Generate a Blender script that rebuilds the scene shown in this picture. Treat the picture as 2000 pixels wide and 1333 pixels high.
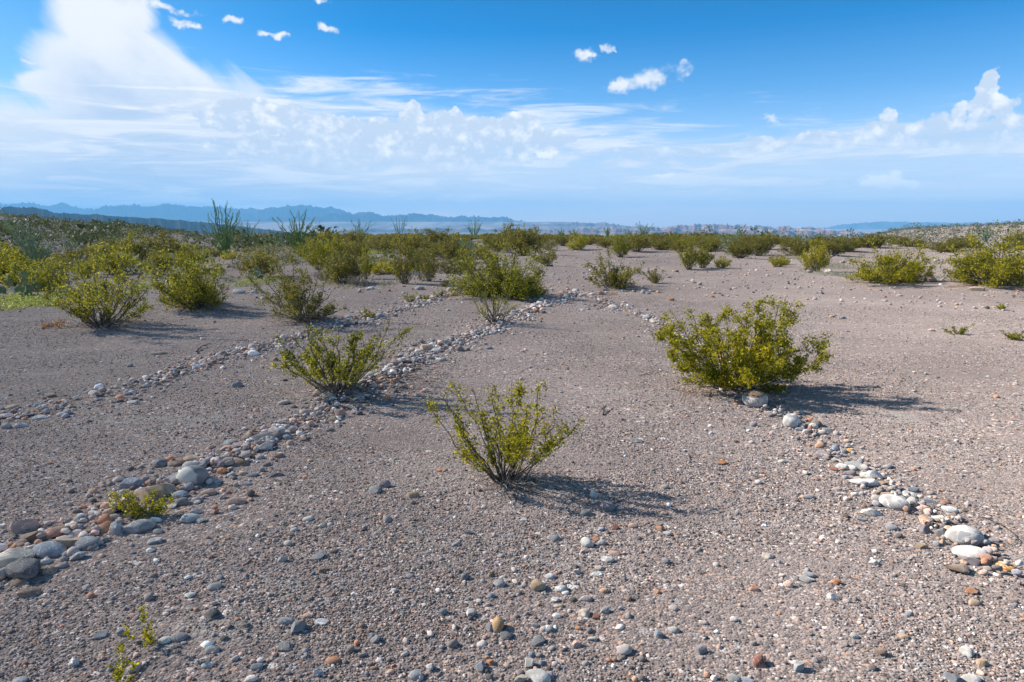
import bpy, math, random
import numpy as np
from mathutils import Vector, noise as mnoise

# ------------------------------------------------------------------ camera, sun, sky, exposure
for o in list(bpy.data.objects):
    bpy.data.objects.remove(o)
SC = bpy.context.scene
COL = SC.collection
W0, H0, F0 = 2000.0, 1333.0, 1333.33
PITCH = math.atan((666.5 - 440.0) / F0)
CAM = np.array([0.0, 0.0, 1.6])
cam_d = bpy.data.cameras.new("camera")
cam_d.lens = 24.0
cam_d.sensor_width = 36.0
cam_d.clip_start = 0.05
cam_d.clip_end = 60000.0
cam = bpy.data.objects.new("camera", cam_d)
cam.location = CAM
cam.rotation_euler = (math.pi / 2 - PITCH, 0, 0)
COL.objects.link(cam)
SC.camera = cam

SUN_EL = math.radians(34.0)
SUN_AZ = math.radians(-77.0)          # from +Y towards +X: the sun stands on the left, a little ahead
sun_dir = Vector((math.sin(SUN_AZ) * math.cos(SUN_EL), math.cos(SUN_AZ) * math.cos(SUN_EL), math.sin(SUN_EL)))
sl = bpy.data.lights.new("sun", 'SUN')
sl.energy = 5.0
sl.angle = math.radians(0.5)
sl.color = (1.0, 0.925, 0.82)
sun = bpy.data.objects.new("sun", sl)
sun.rotation_euler = (-sun_dir).to_track_quat('-Z', 'Y').to_euler()
sun.location = (-20, 5, 20)
COL.objects.link(sun)

SC.view_settings.view_transform = 'Standard'
SC.view_settings.look = 'None'
SC.view_settings.gamma = 1.0
EXPOSURE = 1.1
SC.view_settings.exposure = EXPOSURE
SC.render.engine = 'CYCLES'
cy = SC.cycles
cy.max_bounces = 5
cy.diffuse_bounces = 2
cy.glossy_bounces = 1
cy.transmission_bounces = 2
cy.transparent_max_bounces = 8
cy.volume_bounces = 0
cy.use_denoising = True
cy.sample_clamp_indirect = 6.0


def ray(px, py):
    X = (px - 1000.0) / F0
    Y = -(py - 666.5) / F0
    c, s = math.cos(PITCH), math.sin(PITCH)
    return np.array([X, c + s * Y, -s + c * Y])


def azel(px, py):
    d = ray(px, py)
    return math.atan2(d[0], d[1]), math.atan2(d[2], math.hypot(d[0], d[1]))


# ---- node helpers
class NT:
    def __init__(self, tree):
        self.t = tree
        self.n = tree.nodes
        self.l = tree.links

    def new(self, typ, **kw):
        n = self.n.new(typ)
        for k, v in kw.items():
            setattr(n, k, v)
        return n

    def put(self, sock, v):
        if isinstance(v, bpy.types.NodeSocket):
            self.l.new(v, sock)
        else:
            sock.default_value = v

    def m(self, op, a, b=0.0, c=0.0, clamp=False):
        n = self.new('ShaderNodeMath', operation=op, use_clamp=clamp)
        self.put(n.inputs[0], a)
        self.put(n.inputs[1], b)
        self.put(n.inputs[2], c)
        return n.outputs[0]

    def v(self, op, a, b=None):
        n = self.new('ShaderNodeVectorMath', operation=op)
        self.put(n.inputs[0], a)
        if b is not None:
            self.put(n.inputs[1], b)
        return n.outputs['Value'] if op in ('LENGTH', 'DOT_PRODUCT') else n.outputs[0]

    def step(self, x, lo, hi, a=0.0, b=1.0):
        n = self.new('ShaderNodeMapRange', interpolation_type='SMOOTHSTEP')
        self.put(n.inputs[0], x)
        n.inputs[1].default_value = lo
        n.inputs[2].default_value = hi
        n.inputs[3].default_value = a
        n.inputs[4].default_value = b
        return n.outputs[0]

    def lin(self, x, lo, hi, a=0.0, b=1.0):
        n = self.new('ShaderNodeMapRange')
        self.put(n.inputs[0], x)
        n.inputs[1].default_value = lo
        n.inputs[2].default_value = hi
        n.inputs[3].default_value = a
        n.inputs[4].default_value = b
        return n.outputs[0]

    def mix(self, fac, a, b, mode='MIX'):
        n = self.new('ShaderNodeMix', data_type='RGBA', blend_type=mode)
        self.put(n.inputs[0], fac)
        self.put(n.inputs[6], a if isinstance(a, bpy.types.NodeSocket) else (*a, 1.0))
        self.put(n.inputs[7], b if isinstance(b, bpy.types.NodeSocket) else (*b, 1.0))
        return n.outputs[2]

    def noise(self, vec, scale, detail=4.0, rough=0.5, dist=0.0):
        n = self.new('ShaderNodeTexNoise')
        if vec is not None:
            self.l.new(vec, n.inputs['Vector'])
        n.inputs['Scale'].default_value = scale
        n.inputs['Detail'].default_value = detail
        n.inputs['Roughness'].default_value = rough
        n.inputs['Distortion'].default_value = dist
        return n.outputs['Fac']

    def mapping(self, vec, loc=(0, 0, 0), rot=(0, 0, 0), scale=(1, 1, 1), typ='POINT'):
        n = self.new('ShaderNodeMapping', vector_type=typ)
        self.l.new(vec, n.inputs['Vector'])
        n.inputs['Location'].default_value = loc
        n.inputs['Rotation'].default_value = rot
        n.inputs['Scale'].default_value = scale
        return n.outputs[0]

    def ramp(self, fac, stops, interp='LINEAR'):
        n = self.new('ShaderNodeValToRGB')
        cr = n.color_ramp
        cr.interpolation = interp
        while len(cr.elements) < len(stops):
            cr.elements.new(0.5)
        for e, (p, c) in zip(cr.elements, stops):
            e.position = p
            e.color = (*c, 1.0)
        self.l.new(fac, n.inputs[0])
        return n.outputs[0]


# ---- world: Nishita sky with clouds laid out by direction (azimuth, elevation)
def build_world():
    w = bpy.data.worlds.new("World")
    SC.world = w
    w.use_nodes = True
    w.cycles.sampling_method = 'MANUAL'
    w.cycles.sample_map_resolution = 256
    T = NT(w.node_tree)
    T.n.clear()
    out = T.new('ShaderNodeOutputWorld')
    bg = T.new('ShaderNodeBackground')
    T.l.new(bg.outputs[0], out.inputs[0])
    sky = T.new('ShaderNodeTexSky')
    sky.sky_type = 'NISHITA'
    sky.sun_disc = False
    sky.sun_elevation = SUN_EL
    sky.sun_rotation = SUN_AZ
    sky.air_density = 1.0
    sky.dust_density = 0.4
    sky.ozone_density = 1.6
    STR = 0.12
    EXPF = 2.0 ** EXPOSURE
    bg.inputs[1].default_value = STR
    tc = T.new('ShaderNodeTexCoord')
    sep = T.new('ShaderNodeSeparateXYZ')
    d = T.v('NORMALIZE', tc.outputs['Generated'])
    T.l.new(d, sep.inputs[0])
    az = T.m('ARCTAN2', sep.outputs[0], sep.outputs[1])
    el = T.m('ARCSINE', sep.outputs[2])
    cmb = T.new('ShaderNodeCombineXYZ')
    T.l.new(az, cmb.inputs[0])
    T.l.new(el, cmb.inputs[1])
    P = cmb.outputs[0]

    def field(blobs, P=P):
        acc = None
        for b in blobs:
            px, py, rx, ry = b[:4]
            rot = b[4] if len(b) > 4 else 0.0
            a0, e0 = azel(px, py)
            a1, _ = azel(px + rx * 0.5, py)
            ax, _ = azel(px - rx * 0.5, py)
            _, e1 = azel(px, py - ry * 0.5)
            _, ex = azel(px, py + ry * 0.5)
            q = T.mapping(P, (a0, e0, 0), (0, 0, math.radians(rot)), (abs(a1 - ax), abs(e1 - ex), 1), 'TEXTURE')
            f = T.m('SUBTRACT', 1.0, T.v('LENGTH', q))
            acc = f if acc is None else T.m('MAXIMUM', acc, f)
        return acc

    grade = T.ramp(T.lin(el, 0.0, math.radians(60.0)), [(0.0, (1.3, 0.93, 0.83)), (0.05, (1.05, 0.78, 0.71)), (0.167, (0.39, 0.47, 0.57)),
                                                       (0.29, (0.01, 0.255, 0.44)), (0.42, (0.03, 0.26, 0.40)), (0.60, (0.62, 0.47, 0.36)), (1.0, (0.72, 0.52, 0.38))])  # unseen upper sky tinted warm to take the blue out of the shadows
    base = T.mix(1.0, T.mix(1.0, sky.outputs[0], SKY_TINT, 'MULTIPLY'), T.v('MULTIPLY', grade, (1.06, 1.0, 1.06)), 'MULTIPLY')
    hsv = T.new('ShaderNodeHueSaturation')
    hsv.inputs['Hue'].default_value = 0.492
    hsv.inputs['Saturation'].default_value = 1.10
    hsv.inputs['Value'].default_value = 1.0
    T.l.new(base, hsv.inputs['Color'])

    def C(r, g, b):
        return (r / STR / EXPF, g / STR / EXPF, b / STR / EXPF)

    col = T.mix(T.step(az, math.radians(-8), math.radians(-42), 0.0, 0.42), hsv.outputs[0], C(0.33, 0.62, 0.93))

    white, shade = C(1.05, 1.05, 1.05), C(0.52, 0.66, 0.90)
    # soft spreading anvil and its rain shaft
    P2 = T.mapping(P, (0, 0, 0), (0, 0, math.radians(38)), (1, 1, 1))
    fib = T.noise(T.mapping(P2, scale=(4, 22, 1)), 1.0, 8, 0.62, 0.9)
    nbig = T.noise(P, 9.0, 8, 0.58)
    wn = T.new('ShaderNodeTexNoise')
    wn.inputs['Scale'].default_value = 26.0
    wn.inputs['Detail'].default_value = 7.0
    wn.inputs['Roughness'].default_value = 0.6
    T.l.new(P, wn.inputs['Vector'])
    woff = T.v('SUBTRACT', wn.outputs['Color'], (0.5, 0.5, 0.5))
    Pw = T.v('ADD', P, T.v('MULTIPLY', woff, (0.040, 0.032, 0.0)))
    Ps = T.v('ADD', P, T.v('MULTIPLY', woff, (0.085, 0.034, 0.0)))
    Fa = field([(195, 20, 120, 120), (235, 135, 175, 100), (330, 150, 250, 66, -33), (120, 160, 110, 34, 12),
                (100, 310, 520, 130), (330, 300, 330, 200), (480, 255, 190, 70), (620, 330, 420, 90)])
    Aa = T.step(T.m('ADD', T.m('MULTIPLY', Fa, 1.6), T.m('ADD', T.m('MULTIPLY', T.m('SUBTRACT', fib, 0.5), 1.0),
                                   T.m('MULTIPLY', T.m('SUBTRACT', nbig, 0.5), 0.7))), -0.04, 0.56)
    Fsh = field([(300, 290, 250, 230), (420, 330, 330, 120), (230, 380, 260, 110)])
    sh = T.step(T.m('ADD', Fsh, T.m('ADD', T.m('MULTIPLY', T.m('SUBTRACT', nbig, 0.5), 1.3), T.m('MULTIPLY', T.m('SUBTRACT', fib, 0.5), 0.5))), 0.0, 0.8)
    acol = T.mix(T.m('MULTIPLY', sh, 0.9), white, C(0.56, 0.69, 0.90))
    col = T.mix(T.m('MULTIPLY', Aa, 0.97), col, acol)
    # thin streaked layers low in the sky
    st = T.noise(T.mapping(P, scale=(5.5, 52.0, 1)), 1.0, 9, 0.66, 0.7)
    Fv = field([(300, 350, 1350, 150), (850, 330, 780, 130), (1500, 325, 900, 80), (600, 275, 660, 120)])
    Av = T.step(T.m('ADD', T.m('MULTIPLY', T.m('MINIMUM', Fv, 0.5), 0.8), T.m('MULTIPLY', T.m('SUBTRACT', st, 0.5), 2.0)), -0.12, 0.55)
    vcol = T.mix(T.step(st, 0.42, 0.62), C(0.74, 0.82, 0.94), C(1.12, 1.10, 1.08))
    col = T.mix(T.m('MULTIPLY', Av, 0.9), col, vcol)
    # cumulus bank: crisp, heaped
    Pc = T.mapping(P, scale=(1.0, 1.25, 1))
    n1 = T.noise(Pc, 24.0, 10, 0.62, 0.2)
    n2 = T.noise(T.mapping(Pc, loc=(0.010, -0.012, 0)), 24.0, 6, 0.60, 0.2)
    vor = T.new('ShaderNodeTexVoronoi', feature='SMOOTH_F1')
    vor.inputs['Scale'].default_value = 48.0
    vor.inputs['Smoothness'].default_value = 0.25
    vor.inputs['Detail'].default_value = 2.0
    vor.inputs['Roughness'].default_value = 0.55
    vor.inputs['Lacunarity'].default_value = 2.2
    T.l.new(T.v('ADD', Pc, T.v('MULTIPLY', woff, (0.02, 0.02, 0.0))), vor.inputs['Vector'])
    puff = T.m('SUBTRACT', 0.42, vor.outputs['Distance'])
    pert = T.m('ADD', T.m('MULTIPLY', T.m('SUBTRACT', n1, 0.5), 2.0), T.m('MULTIPLY', puff, 1.2))
    Fc = field([(575, 250, 40, 60), (640, 262, 90, 50), (690, 260, 50, 40), (770, 262, 90, 45), (802, 226, 26, 38), (850, 250, 60, 45),
                (893, 238, 26, 36), (930, 258, 80, 42), (1015, 258, 60, 38), (1075, 272, 70, 22), (840, 285, 330, 38), (500, 215, 110, 26),
                (640, 296, 270, 46), (820, 300, 330, 40), (480, 235, 120, 34)], Pw)
    Ac = T.step(T.m('ADD', T.m('MULTIPLY', Fc, 2.3), T.m('MULTIPLY', pert, 0.50)), 0.02, 0.24)
    low = T.step(T.m('ADD', el, T.m('MULTIPLY', T.m('SUBTRACT', n1, 0.5), 0.10)), azel(1000, 345)[1], azel(1000, 275)[1])
    lit = T.m('ADD', T.m('ADD', 0.70, T.m('MULTIPLY', T.m('SUBTRACT', n1, n2), 3.0)), T.m('MULTIPLY', puff, 1.1), clamp=True)
    ccol = T.mix(lit, C(0.74, 0.82, 0.94), C(1.20, 1.18, 1.16))
    col = T.mix(T.m('MULTIPLY', Ac, T.m('ADD', 0.42, T.m('MULTIPLY', low, 0.58))), col, ccol)
    # band on the far side, rising to towers
    Fr = field([(1500, 276, 90, 16), (1610, 272, 110, 22), (1735, 236, 26, 30), (1720, 262, 110, 30), (1830, 250, 80, 34), (1875, 232, 26, 44),
                (1918, 205, 36, 60), (1940, 160, 28, 40), (1960, 215, 40, 36), (1990, 255, 160, 50), (1850, 275, 240, 36), (1350, 296, 300, 16)], Pw)
    Ar = T.step(T.m('ADD', T.m('MULTIPLY', Fr, 1.7), T.m('MULTIPLY', pert, 0.5)), 0.02, 0.30)
    lowr = T.step(T.m('ADD', el, T.m('MULTIPLY', T.m('SUBTRACT', n1, 0.5), 0.08)), azel(1800, 305)[1], azel(1800, 235)[1])
    col = T.mix(T.m('MULTIPLY', Ar, T.m('ADD', 0.42, T.m('MULTIPLY', lowr, 0.58))), col, ccol)
    # small separate clouds
    Fs = field([(1275, 152, 100, 30, 9), (1250, 158, 60, 26, 10), (1215, 166, 44, 22, 10), (1143, 104, 32, 18), (1192, 98, 20, 12), (1722, 350, 52, 22), (1757, 355, 34, 12),
                (458, 43, 30, 13), (535, 66, 34, 11), (652, 60, 30, 12, -15), (358, 50, 52, 13, -14), (325, 14, 72, 22, -12), (1510, 233, 20, 12),
                (590, 162, 34, 8), (628, 165, 30, 7, -8), (640, 2, 26, 10), (1190, 262, 24, 7), (70, 118, 16, 6), (1300, 340, 30, 9), (1180, 370, 60, 12),
                (1460, 368, 60, 12), (255, 0, 60, 25)], Ps)
    As = T.step(T.m('ADD', T.m('MULTIPLY', Fs, 1.6), T.m('MULTIPLY', pert, 0.62)), 0.0, 1.0)
    col = T.mix(T.m('MULTIPLY', As, 0.97), col, T.mix(0.5, ccol, white))
    Fl = field([(1712, 352, 52, 22), (1740, 350, 44, 26), (1770, 358, 36, 12), (1300, 342, 30, 10), (1060, 300, 40, 14)], Ps)
    Al = T.step(T.m('ADD', T.m('MULTIPLY', Fl, 1.8), T.m('MULTIPLY', pert, 0.6)), 0.05, 0.8)
    col = T.mix(Al, col, C(1.25, 1.22, 1.18))
    T.l.new(col, bg.inputs[0])


SKY_TINT = (0.78, 0.98, 1.12)
build_world()


# ------------------------------------------------------------------ terrain function and placement
def sstep(a, b, x):
    t = np.clip((x - a) / (b - a), 0, 1)
    return t * t * (3 - 2 * t)


MOUNDS = []


def Hgt(x, y):
    x = np.asarray(x, float)
    y = np.asarray(y, float)
    r = np.hypot(x, y)
    az = np.degrees(np.arctan2(x, y))
    amp = np.clip(r / 12.0, 0.3, 6.0)
    mic = 0.011 * amp * (np.sin(0.9 * x + 0.5 * y + 1.0) + np.sin(0.55 * y - 0.8 * x + 2.0) + 0.6 * np.sin(1.7 * x - 1.1 * y))
    mic = np.where(r < 90, mic, mic * 1.0)
    big = 0.10 * amp / 3 * np.sin(x * 0.11 + 1.7) * np.sin(y * 0.09 + 0.4)
    L = sstep(-17, -29, az) * (az > -120)
    R = sstep(18, 30, az) * (az < 120)
    Cn = -0.012 * np.clip(r - 45, 0, 90) - 72 * sstep(125, 800, r)
    left = -1.0 * np.exp(-((r - 50) / 14) ** 2) + np.clip((-24.0 - az) * 0.235, 0, 4.2) * sstep(58, 150, r) - 74 * sstep(175, 900, r)
    right = -2.1 * sstep(58, 125, r) + sstep(150, 400, r) * (-0.2 + 4.9 * np.clip((az - 26) / 11, 0, 1.4)) - 74 * sstep(430, 1300, r)
    h = Cn * (1 - L) * (1 - R) + left * L + right * R
    fan = sstep(5500, 9500, r) * 118 * (1 - sstep(4, 14, az))
    mound = 0.0
    for (mx, my, ms, mh) in MOUNDS:
        mound = mound + mh * np.exp(-((x - mx) ** 2 + (y - my) ** 2) / (ms * ms))
    return h + mic + big + fan + mound


def P(px, py):
    """where the sight line through a point of the photograph meets the ground"""
    d = ray(px, py)
    t = 1.6 / max(-d[2], 1e-3)
    t = min(t, 300 / d[1])
    lo, hi = 0.5, None
    prev = 0.5
    tt = 0.5
    while tt < 700:
        p = CAM + d * tt
        if p[2] < Hgt(p[0], p[1]):
            hi = tt
            break
        prev = tt
        tt *= 1.03
    if hi is None:
        p = CAM + d * t
        p[2] = float(Hgt(p[0], p[1]))
        return p
    lo = prev
    for _ in range(24):
        mid = (lo + hi) / 2
        p = CAM + d * mid
        if p[2] < Hgt(p[0], p[1]):
            hi = mid
        else:
            lo = mid
    p = CAM + d * hi
    p[2] = float(Hgt(p[0], p[1]))
    return p


MOUNDS += [(*P(px, py)[:2], ms, mh) for px, py, ms, mh in [(990, 938, .26, .035), (662, 768, .34, .05), (1442, 758, .5, .06), (197, 638, .6, .09), (383, 600, .8, .10), (598, 626, .6, .09),
                                                          (966, 632, .4, .04), (988, 575, 1.0, .10), (1192, 562, .7, .08), (1748, 550, 1.0, .10), (1938, 556, 1.3, .12)]]


def at_depth(px, py, Y):
    d = ray(px, py)
    return CAM + d * (Y / d[1])


# ------------------------------------------------------------------ object helpers
def tag(o, label=None, cat=None, group=None, kind=None):
    if label:
        o['label'] = label
    if cat:
        o['category'] = cat
    if group:
        o['group'] = group
    if kind:
        o['kind'] = kind
    return o


def empty(name, loc, rz=0.0):
    o = bpy.data.objects.new(name, None)
    o.empty_display_size = 0.2
    o.location = loc
    o.rotation_euler = (0, 0, rz)
    COL.objects.link(o)
    return o


def mesh_np(name, V, Fc, mat, smooth=True, cols=None):
    """V: n x 3, Fc: list of face arrays (m x k)"""
    if not isinstance(Fc, (list, tuple)):
        Fc = [Fc]
    me = bpy.data.meshes.new(name)
    V = np.asarray(V, np.float32)
    me.vertices.add(len(V))
    me.vertices.foreach_set('co', V.ravel())
    loops = np.concatenate([f.ravel() for f in Fc]).astype(np.int32)
    tot = np.concatenate([np.full(len(f), f.shape[1], np.int32) for f in Fc])
    st = np.concatenate([[0], np.cumsum(tot)[:-1]]).astype(np.int32)
    me.loops.add(len(loops))
    me.loops.foreach_set('vertex_index', loops)
    me.polygons.add(len(tot))
    me.polygons.foreach_set('loop_start', st)
    me.polygons.foreach_set('loop_total', tot)
    me.polygons.foreach_set('use_smooth', np.full(len(tot), smooth, bool))
    if cols is not None:
        at = me.attributes.new('tint', 'FLOAT_COLOR', 'POINT')
        c4 = np.concatenate([cols, np.ones((len(cols), 1))], 1).astype(np.float32)
        at.data.foreach_set('color', c4.ravel())
    me.update(calc_edges=True)
    if mat:
        me.materials.append(mat)
    return me


def link_mesh(name, me, parent=None, loc=(0, 0, 0)):
    o = bpy.data.objects.new(name, me)
    COL.objects.link(o)
    o.location = loc
    if parent:
        o.parent = parent
    return o


def ico(sub):
    import bmesh
    bm = bmesh.new()
    bmesh.ops.create_icosphere(bm, subdivisions=sub, radius=1.0)
    V = np.array([v.co[:] for v in bm.verts])
    Fa = np.array([[v.index for v in f.verts] for f in bm.faces])
    bm.free()
    return V, Fa


ICO = {k: ico(k) for k in (1, 2, 3, 4)}


# ------------------------------------------------------------------ materials
def material(name):
    m = bpy.data.materials.new(name)
    m.use_nodes = True
    T = NT(m.node_tree)
    T.n.clear()
    out = T.new('ShaderNodeOutputMaterial')
    b = T.new('ShaderNodeBsdfPrincipled')
    b.inputs['Roughness'].default_value = 0.85
    b.inputs['Specular IOR Level'].default_value = 0.2
    if 'Diffuse Roughness' in b.inputs:
        b.inputs['Diffuse Roughness'].default_value = 1.0
    T.l.new(b.outputs[0], out.inputs[0])
    return m, T, b, out


def mat_ground():
    m, T, b, out = material("desert_gravel")
    g = T.new('ShaderNodeNewGeometry')
    pos = g.outputs['Position']
    v1 = T.new('ShaderNodeTexVoronoi')
    v1.inputs['Scale'].default_value = 95.0
    T.l.new(pos, v1.inputs['Vector'])
    v2 = T.new('ShaderNodeTexVoronoi')
    v2.inputs['Scale'].default_value = 42.0
    T.l.new(pos, v2.inputs['Vector'])
    s1 = T.new('ShaderNodeSeparateColor')
    T.l.new(v1.outputs['Color'], s1.inputs[0])
    s2 = T.new('ShaderNodeSeparateColor')
    T.l.new(v2.outputs['Color'], s2.inputs[0])
    pal = [(0.0, (0.12, 0.108, 0.103)), (0.25, (0.20, 0.178, 0.17)), (0.55, (0.275, 0.245, 0.232)), (0.80, (0.36, 0.325, 0.305)),
           (0.90, (0.40, 0.27, 0.20)), (0.96, (0.52, 0.49, 0.46)), (1.0, (0.66, 0.63, 0.60))]
    c1 = T.ramp(s1.outputs[0], pal)
    c2 = T.ramp(s2.outputs[0], pal)
    patch = T.noise(pos, 0.9, 5, 0.6)
    patch2 = T.noise(pos, 0.22, 4, 0.55)
    msk = T.m('LESS_THAN', s2.outputs[1], T.lin(patch, 0.35, 0.65, 0.15, 0.5))
    col = T.mix(msk, c1, c2)
    fine = T.noise(pos, 260, 3, 0.6)
    sand = T.mix(fine, (0.185, 0.165, 0.158), (0.31, 0.275, 0.26))
    streak = T.noise(T.mapping(pos, rot=(0, 0, 0.5), scale=(0.5, 2.6, 1)), 1.0, 5, 0.6)
    sm = T.m('MULTIPLY', T.step(streak, 0.42, 0.66), 0.62)
    col = T.mix(sm, col, sand)
    # broad tone changes of the soil itself
    tone = T.lin(T.m('ADD', T.m('MULTIPLY', patch2, 0.65), T.m('MULTIPLY', patch, 0.35)), 0.32, 0.68, 0.76, 1.20)
    tn = T.new('ShaderNodeCombineColor')
    for i in range(3):
        T.l.new(T.m('MULTIPLY', tone, (1.055, 0.975, 0.965)[i]), tn.inputs[i])
    col = T.mix(1.0, col, tn.outputs[0], 'MULTIPLY')
    silt = T.noise(T.mapping(pos, rot=(0, 0, 0.9), scale=(0.9, 2.2, 1)), 0.8, 6, 0.62, 0.8)
    col = T.mix(T.m('MULTIPLY', T.step(silt, 0.56, 0.70), 0.6), col, T.mix(fine, (0.30, 0.275, 0.255), (0.38, 0.345, 0.32)))
    # pale stone chips lying about
    v3 = T.new('ShaderNodeTexVoronoi')
    v3.inputs['Scale'].default_value = 9.0
    T.l.new(T.v('ADD', pos, T.mapping(pos, scale=(0.02, 0.02, 0.02))), v3.inputs['Vector'])
    s3 = T.new('ShaderNodeSeparateColor')
    T.l.new(v3.outputs['Color'], s3.inputs[0])
    chip = T.m('MULTIPLY', T.m('LESS_THAN', v3.outputs['Distance'], T.m('MULTIPLY', s3.outputs[1], 0.24)),
               T.m('GREATER_THAN', s3.outputs[0], 0.45))
    ccol = T.ramp(s3.outputs[2], [(0.0, (0.30, 0.29, 0.29)), (0.45, (0.50, 0.47, 0.45)), (0.7, (0.40, 0.27, 0.2)), (0.8, (0.6, 0.57, 0.54)), (1.0, (0.68, 0.65, 0.62))])
    col = T.mix(T.m('MULTIPLY', chip, 0.8), col, ccol)
    T.l.new(col, b.inputs['Base Color'])
    b.inputs['Roughness'].default_value = 0.95
    b.inputs['Specular IOR Level'].default_value = 0.1
    hgt = T.m('ADD', T.m('MULTIPLY', v1.outputs['Distance'], -0.9), T.m('MULTIPLY', T.m('MULTIPLY', v2.outputs['Distance'], -2.0), msk))
    hgt = T.m('ADD', hgt, T.m('MULTIPLY', fine, 0.5))
    bp = T.new('ShaderNodeBump')
    bp.inputs['Strength'].default_value = 0.9
    bp.inputs['Distance'].default_value = 0.007
    T.l.new(hgt, bp.inputs['Height'])
    T.l.new(bp.outputs[0], b.inputs['Normal'])
    return m


def mat_valley():
    m, T, b, out = material("valley_scrubland")
    g = T.new('ShaderNodeNewGeometry')
    pos = g.outputs['Position']
    n1 = T.noise(pos, 0.012, 8, 0.65)
    n2 = T.noise(T.mapping(pos, scale=(1, 0.25, 1)), 0.0011, 6, 0.6)
    r = T.v('LENGTH', pos)
    far = T.step(T.m('ADD', r, T.m('MULTIPLY', n1, 2600)), 5200, 7600)
    c = T.mix(T.step(n1, 0.35, 0.65), (0.06, 0.075, 0.03), (0.20, 0.165, 0.125))
    n4 = T.noise(T.mapping(pos, scale=(1, 0.12, 1)), 0.004, 6, 0.65)
    f = T.mix(T.step(T.m('ADD', T.m('MULTIPLY', n2, 0.5), T.m('MULTIPLY', n4, 0.5)), 0.42, 0.58), (0.15, 0.115, 0.09), (0.44, 0.34, 0.28))
    T.l.new(T.mix(far, c, f), b.inputs['Base Color'])
    return m


def mat_rock(name, c1, c2, scale, bands=None, veg=None):
    m, T, b, out = material(name)
    g = T.new('ShaderNodeNewGeometry')
    pos = g.outputs['Position']
    n = T.noise(pos, scale, 8, 0.65)
    col = T.mix(T.step(n, 0.35, 0.65), c1, c2)
    if bands:
        sp = T.new('ShaderNodeSeparateXYZ')
        T.l.new(pos, sp.inputs[0])
        zz = T.m('ADD', sp.outputs[2], T.m('MULTIPLY', n, 26.0))
        wv = T.noise(None, 0.0)
        cx = T.new('ShaderNodeCombineXYZ')
        T.l.new(T.m('MULTIPLY', zz, 0.085), cx.inputs[2])
        bn = T.noise(cx.outputs[0], 1.0, 3, 0.6)
        col = T.mix(T.step(bn, 0.42, 0.58), col, T.mix(T.step(n, 0.4, 0.6), bands[0], bands[1]))
    if veg:
        n3 = T.noise(pos, scale * 6, 6, 0.7)
        col = T.mix(T.step(n3, 0.42, 0.6), col, veg)
    T.l.new(col, b.inputs['Base Color'])
    b.inputs['Roughness'].default_value = 1.0
    b.inputs['Specular IOR Level'].default_value = 0.0
    return m


def mat_tint(name, rough=0.8, bump=0.0):
    m, T, b, out = material(name)
    a = T.new('ShaderNodeAttribute')
    a.attribute_name = 'tint'
    g = T.new('ShaderNodeNewGeometry')
    n = T.noise(g.outputs['Position'], 160.0, 3, 0.6)
    k = T.lin(n, 0.3, 0.7, 0.8, 1.2)
    cc = T.new('ShaderNodeCombineColor')
    for i in range(3):
        T.l.new(k, cc.inputs[i])
    T.l.new(T.mix(1.0, a.outputs['Color'], cc.outputs[0], 'MULTIPLY'), b.inputs['Base Color'])
    b.inputs['Roughness'].default_value = rough
    return m


STONE_COL = {
    'g': ('grey', (0.27, 0.27, 0.275)), 'b': ('blue-grey', (0.245, 0.275, 0.32)), 'w': ('white', (0.56, 0.535, 0.50)),
    'p': ('pale grey', (0.43, 0.425, 0.42)), 't': ('tan', (0.43, 0.31, 0.21)), 'o': ('orange', (0.43, 0.20, 0.10)),
    'k': ('charcoal', (0.10, 0.10, 0.108)), 'n': ('brown', (0.23, 0.155, 0.11)), 'r': ('rust red', (0.25, 0.105, 0.075)),
    's': ('pinkish', (0.46, 0.32, 0.265)), 'm': ('mauve', (0.255, 0.22, 0.235)), 'y': ('ochre', (0.56, 0.32, 0.12)),
    'c': ('cream', (0.56, 0.49, 0.40)),
}


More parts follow.
